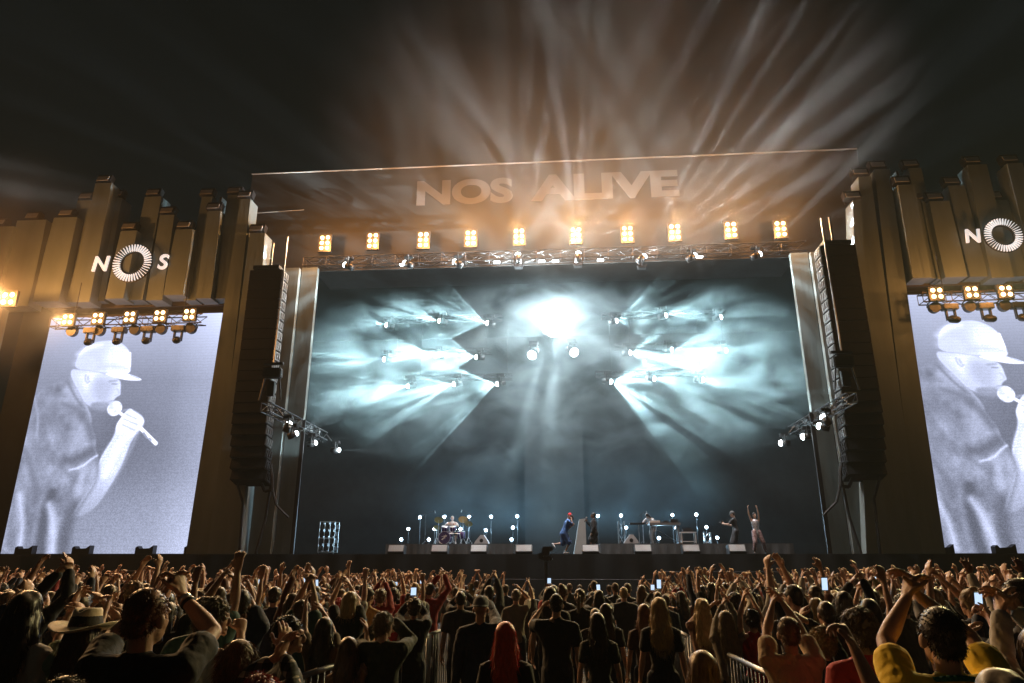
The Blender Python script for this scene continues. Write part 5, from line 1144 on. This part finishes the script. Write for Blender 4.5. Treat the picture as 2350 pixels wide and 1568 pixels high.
pose('clap', L=dict(w=(-.045, .32, 1.9), pole=(-.8, .1, -.8), palm=(1, .1, 0), curl=12), R=dict(w=(.045, .32, 1.9), pole=(.8, .1, -.8), palm=(-1, .1, 0), curl=14))
pose('clapwide', L=dict(w=(-.17, .18, 1.95), pole=(-1, .1, -.4), palm=(1, .1, 0), curl=20), R=dict(w=(.13, .2, 1.98), pole=(1, .1, -.4), palm=(-1, .1, 0), curl=16))
pose('claplow', L=dict(w=(-.05, .3, 1.66), pole=(-1, .1, -.8), palm=(1, .1, 0), curl=20), R=dict(w=(.05, .3, 1.68), pole=(1, .1, -.8), palm=(-1, .1, 0), curl=16))
pose('clapleft', L=dict(w=(-.24, .2, 1.88), pole=(-1, .1, -.6), palm=(1, .1, 0), curl=10), R=dict(w=(-.14, .22, 1.9), pole=(.8, .1, -.6), palm=(-1, .1, 0), curl=18))
pose('clapright', L=dict(w=(.12, .2, 1.92), pole=(-.8, .1, -.6), palm=(1, .1, 0), curl=18), R=dict(w=(.22, .2, 1.9), pole=(1, .1, -.6), palm=(-1, .1, 0), curl=10))
pose('oneup', R=dict(w=(.2, .12, 2.02), pole=(1, 0, -.3), curl=20, palm=(0, 1, 0), spread=.2), L=dict(w=(-.2, .3, 1.2), pole=(-1, -.3, -1)))
pose('bothup', L=dict(w=(-.3, .08, 1.98), pole=(-1, 0, -.3), palm=(0, 1, 0), spread=.25, curl=12), R=dict(w=(.28, .1, 2.0), pole=(1, 0, -.3), palm=(0, 1, 0), spread=.25, curl=12))
pose('down'); pose('phone', L=dict(w=(-.05, .36, 1.72), pole=(-1, -.1, -1), curl=55), R=dict(w=(.05, .36, 1.72), pole=(1, -.1, -1), curl=55))
pose('clasp', L=dict(w=(-.03, .1, 1.98), pole=(-1, .1, -.3), palm=(1, 0, -.2), curl=50, dir=(.5, 0, .8)), R=dict(w=(.03, .1, 1.98), pole=(1, .1, -.3), palm=(-1, 0, -.2), curl=50, dir=(-.5, 0, .8)))
PT = dict(clap='clapping overhead', clapwide='hands apart overhead', claplow='clapping at face', clapleft='clapping leftwards', clapright='clapping rightwards', oneup='one arm up', bothup='both arms up', down='arms down', phone='holding a phone', clasp='hands clasped overhead')
V = {}
for i, (k, kw) in enumerate(poses.items()):
    V[k] = [human(dict(vox=.0115, ffat=1.15, hk=1.1, seed=i, sleeve=(.55, 1., .0)[i % 3], fem=i % 2, loose=.016, **kw)), human(dict(vox=.0115, ffat=1.15, hk=1.1, seed=i + 20, sleeve=(.95, .55)[i % 2], fem=(i + 1) % 2, loose=.022, fat=1.08, **kw))]
hk_ = [('short', 'short'), ('messy', 'tousled'), ('curly', 'curly'), ('long', 'long'), ('wavy', 'wavy'), ('bun', 'tied'), ('pony', 'ponytailed'), ('bob', 'bobbed')]
_cp = MB()
for _p in hat_mb('cap').values(): _cp.add(_p.v, _p.f)
CAPM = _cp.mesh('cap', M_cloth, True)
HM = [(hair(k, j, 260, .011), w) for j, (k, w) in enumerate(hk_)]
cc = [((.012, .013, .016), 'black'), ((.05, .05, .055), 'charcoal'), ((.02, .03, .06), 'navy'), ((.4, .38, .34), 'cream'), ((.25, .02, .02), 'red'), ((.03, .08, .07), 'teal'), ((.12, .1, .03), 'olive'), ((.35, .18, .05), 'ochre'), ((.2, .2, .22), 'grey'), ((.1, .04, .03), 'maroon')]
cw = [8, 5, 5, 4, 2, 3, 2, 2, 3, 3]
hcs = [((.015, .01, .008), 'black'), ((.05, .028, .015), 'chestnut'), ((.1, .055, .03), 'brown'), ((.3, .2, .09), 'fair')]
rng = random.Random(11)
cand = []
y = 4.7
while y < 22.2:
    sp_ = .62 if y > 9 else .7
    x = -.93 * y - .5
    while x < .72 * y + .6:
        xx = x + rng.uniform(-.18, .18); yy = y + rng.uniform(-.2, .2); x += sp_ * (1.0 if y > 8 else 1.05)
        bl = -2.42 + .05 * min(yy, 19) - .4; br = 1.68 + .4
        inside = bl < xx < br
        if inside and (rng.random() > (.34 if yy > 9 else 0) or abs(xx - (bl if xx < 0 else br)) < .35): continue
        if yy < 6.2 and abs(xx) > 2.2 and False: continue
        # keep what already stands there, and the sight lines to it
        if any((xx - tx) ** 2 + (yy - ty) ** 2 < tr_ * tr_ * 1.6 for tx, ty, tr_ in taken): continue
        if yy < 7 and any(ty > yy and abs(xx * ty / yy - tx) < .42 and ty - yy < 3.5 for tx, ty, tr_ in taken): continue
        cand.append((yy, xx, inside))
    y += .78 if y > 9 else .85
cand.sort()
NIND = 250
seenl = {}
far_data = []
for idx, (yy, xx, inside) in enumerate(cand):
    pk = rng.choices(['clap', 'clapwide', 'claplow', 'clapleft', 'clapright', 'oneup', 'bothup', 'down', 'phone', 'clasp'], ([16, 10, 9, 8, 8, 5, 5, 10, 3, 7] if not inside else [1, 0, 1, 0, 0, 0, 0, 30, 2, 0]))[0]
    hv = rng.choice(V[pk]); hm, hw = rng.choice(HM); sc_, cwd = rng.choices(cc, cw)[0]; hcol, hcw = rng.choices(hcs, [5, 5, 3, 1])[0]
    if inside: sc_, cwd = rng.choice(cc[:3])
    H_ = rng.gauss(1.68, .07); s = max(.88, min(1.05, H_ / 1.78)); rz = rng.gauss(0, .22) + math.atan2(xx, 30 - yy) * .8
    skin = rng.choice([SK1, SK1, SK3, SK2, (.36, .2, .13)]); zb_ = ground_z(yy) - .01
    if idx < NIND:
        tries = 0
        blk = 'in the aisle' if inside else ('in the left crowd' if xx < 0 else 'in the right crowd')
        az = math.degrees(math.atan2(xx, yy)); dist = 'nearest' if yy < 7.5 else ('near' if yy < 10 else ('middle' if yy < 12.5 else 'far'))
        zone = 'in the aisle' if inside else ('at left edge' if az < -36 else 'below left screen' if az < -27 else 'below left tower' if az < -21 else 'left of drums' if az < -13 else 'left of aisle' if az < 0 else 'right of aisle' if az < 12 else 'right of dancer' if az < 20 else 'below right tower' if az < 26 else 'below right screen')
        lab = 'person in %s top, %s %s hair, %s, %s rows %s' % (cwd, hw, hcw, PT[pk], dist, zone)
        while lab in seenl and tries < 30:
            tries += 1; sc_, cwd = rng.choice(cc[:3] if inside else cc); hcol, hcw = rng.choice(hcs[:3]); hm, hw = rng.choice(HM)
            lab = 'person in %s top, %s %s hair, %s, %s rows %s' % (cwd, hw, hcw, PT[pk], dist, zone)
        seenl[lab] = seenl.get(lab, 0) + 1
        capped = rng.random() < .07
        if capped: lab = lab.replace('%s %s hair' % (hw, hcw), 'cap over %s hair' % hcw)
        t_ = person((xx, yy, zb_), rz, s, hv, lab, 'people in the crowd ' + blk, dict(skin=skin, hair=hcol, shirt=sc_, trousers=(.02, .025, .04)), hm)
        if capped:
            o_ = place_head(link('cap', CAPM), hv, t_); o_.color = (*rng.choice([(.3, .3, .3), (.02, .02, .03), (.3, .03, .03), (.04, .06, .15)]), 1)
        if pk == 'phone':
            p = Matrix.Translation((xx, yy, zb_)) @ Matrix.Rotation(rz, 4, 'Z') @ Vector((0, .38 * s, 1.83 * s)); 
            t = empty('mobile_phone', p, 'lit phone held up by the person in %s top with %s %s hair, %s rows' % (cwd, hw, hcw, dist), 'phone', 'phones held up in the crowd'); t.rotation_euler = (R(8), 0, rz)
            MB().box((0, 0, 0), (.078, .01, .16), bev=.004).build('case', M_plas, t); MB().box((0, -.0065, 0), (.068, .002, .14)).build('display', M_pscr, t)
    else: far_data.append((xx, yy, zb_, rz, s, pk, skin, hcol, sc_, rng.random()))
# the farthest rows, past the three hundred largest people, read as one mass
M_crowd = mat('crowd_mixed', (.1, .1, .1), .6, vcol='tint')
LOW = {}
def lowres(pk):
    if pk in LOW: return LOW[pk]
    kw = poses[pk]; h = human(dict(vox=.022, ffat=1.5, hk=1.2, seed=3, sleeve=.6, loose=.016, **kw)); hr = hair('short', 9, 60, .018)
    out = []
    for key, me in (('skin', h['body']), ('shirt', h['shirt']), ('hair', hr)):
        n = len(me.vertices); co = np.empty(n * 3); me.vertices.foreach_get('co', co); co = co.reshape(-1, 3)
        if key == 'hair': co = co @ np.array(h['RH']).T + np.array(h['hc'])
        fs = [tuple(p.vertices) for p in me.polygons if all(co[v][2] > .95 for v in p.vertices)]
        used = sorted({v for f in fs for v in f}); mp_ = {v: i for i, v in enumerate(used)}
        out.append((key, co[used], [tuple(mp_[v] for v in f) for f in fs]))
    LOW[pk] = out; return out
vs_, fs_, cs_ = [], [], []; off = 0
for xx, yy, zb_, rz, s, pk, skin, hcol, sc_, q in far_data:
    M = np.array(Matrix.Rotation(rz, 3, 'Z')) * s
    for key, co, fs in lowres(pk):
        c = co @ M.T + np.array((xx, yy, zb_)); vs_.append(c); fs_ += [tuple(v + off for v in f) for f in fs]
        cs_.append(np.tile({'skin': skin, 'shirt': sc_, 'hair': hcol}[key], (len(co), 1))); off += len(co)
if vs_:
    me = bpy.data.meshes.new('distant_crowd'); me.from_pydata(np.concatenate(vs_).tolist(), [], fs_)
    ca = me.color_attributes.new('tint', 'FLOAT_COLOR', 'POINT'); cl2 = np.concatenate(cs_); ca.data.foreach_set('color', np.concatenate([cl2, np.ones((len(cl2), 1))], 1).astype(np.float32).ravel())
    me.polygons.foreach_set('use_smooth', [True] * len(me.polygons)); me.materials.append(M_crowd)
    tag(link('distant_crowd', me), 'mass of people in the farthest rows before the stage', 'crowd', kind='stuff')
print('DUP', sum(v for v in seenl.values() if v > 1)); print('CAND', len(cand), 'FAR', len(far_data))
for px, py, Y, lb in ((700, 1335, 12, 'lit phone held up right of the raised hands in the left crowd'), (597, 1338, 15, 'small pale phone in the left crowd'), (908, 1344, 15, 'phone between raised hands left of the aisle'), (968, 1331, 16, 'tiny lit phone left of the aisle, the left one of two'), (1022, 1323, 18, 'tiny lit phone left of the aisle, the right one of two'),
                      (1512, 1340, 13, 'lit phone over the blonde person'), (1892, 1340, 9.5, 'largest lit phone, showing the stage, in the right crowd')):
    phone(px, py, Y, lb, 1.05)
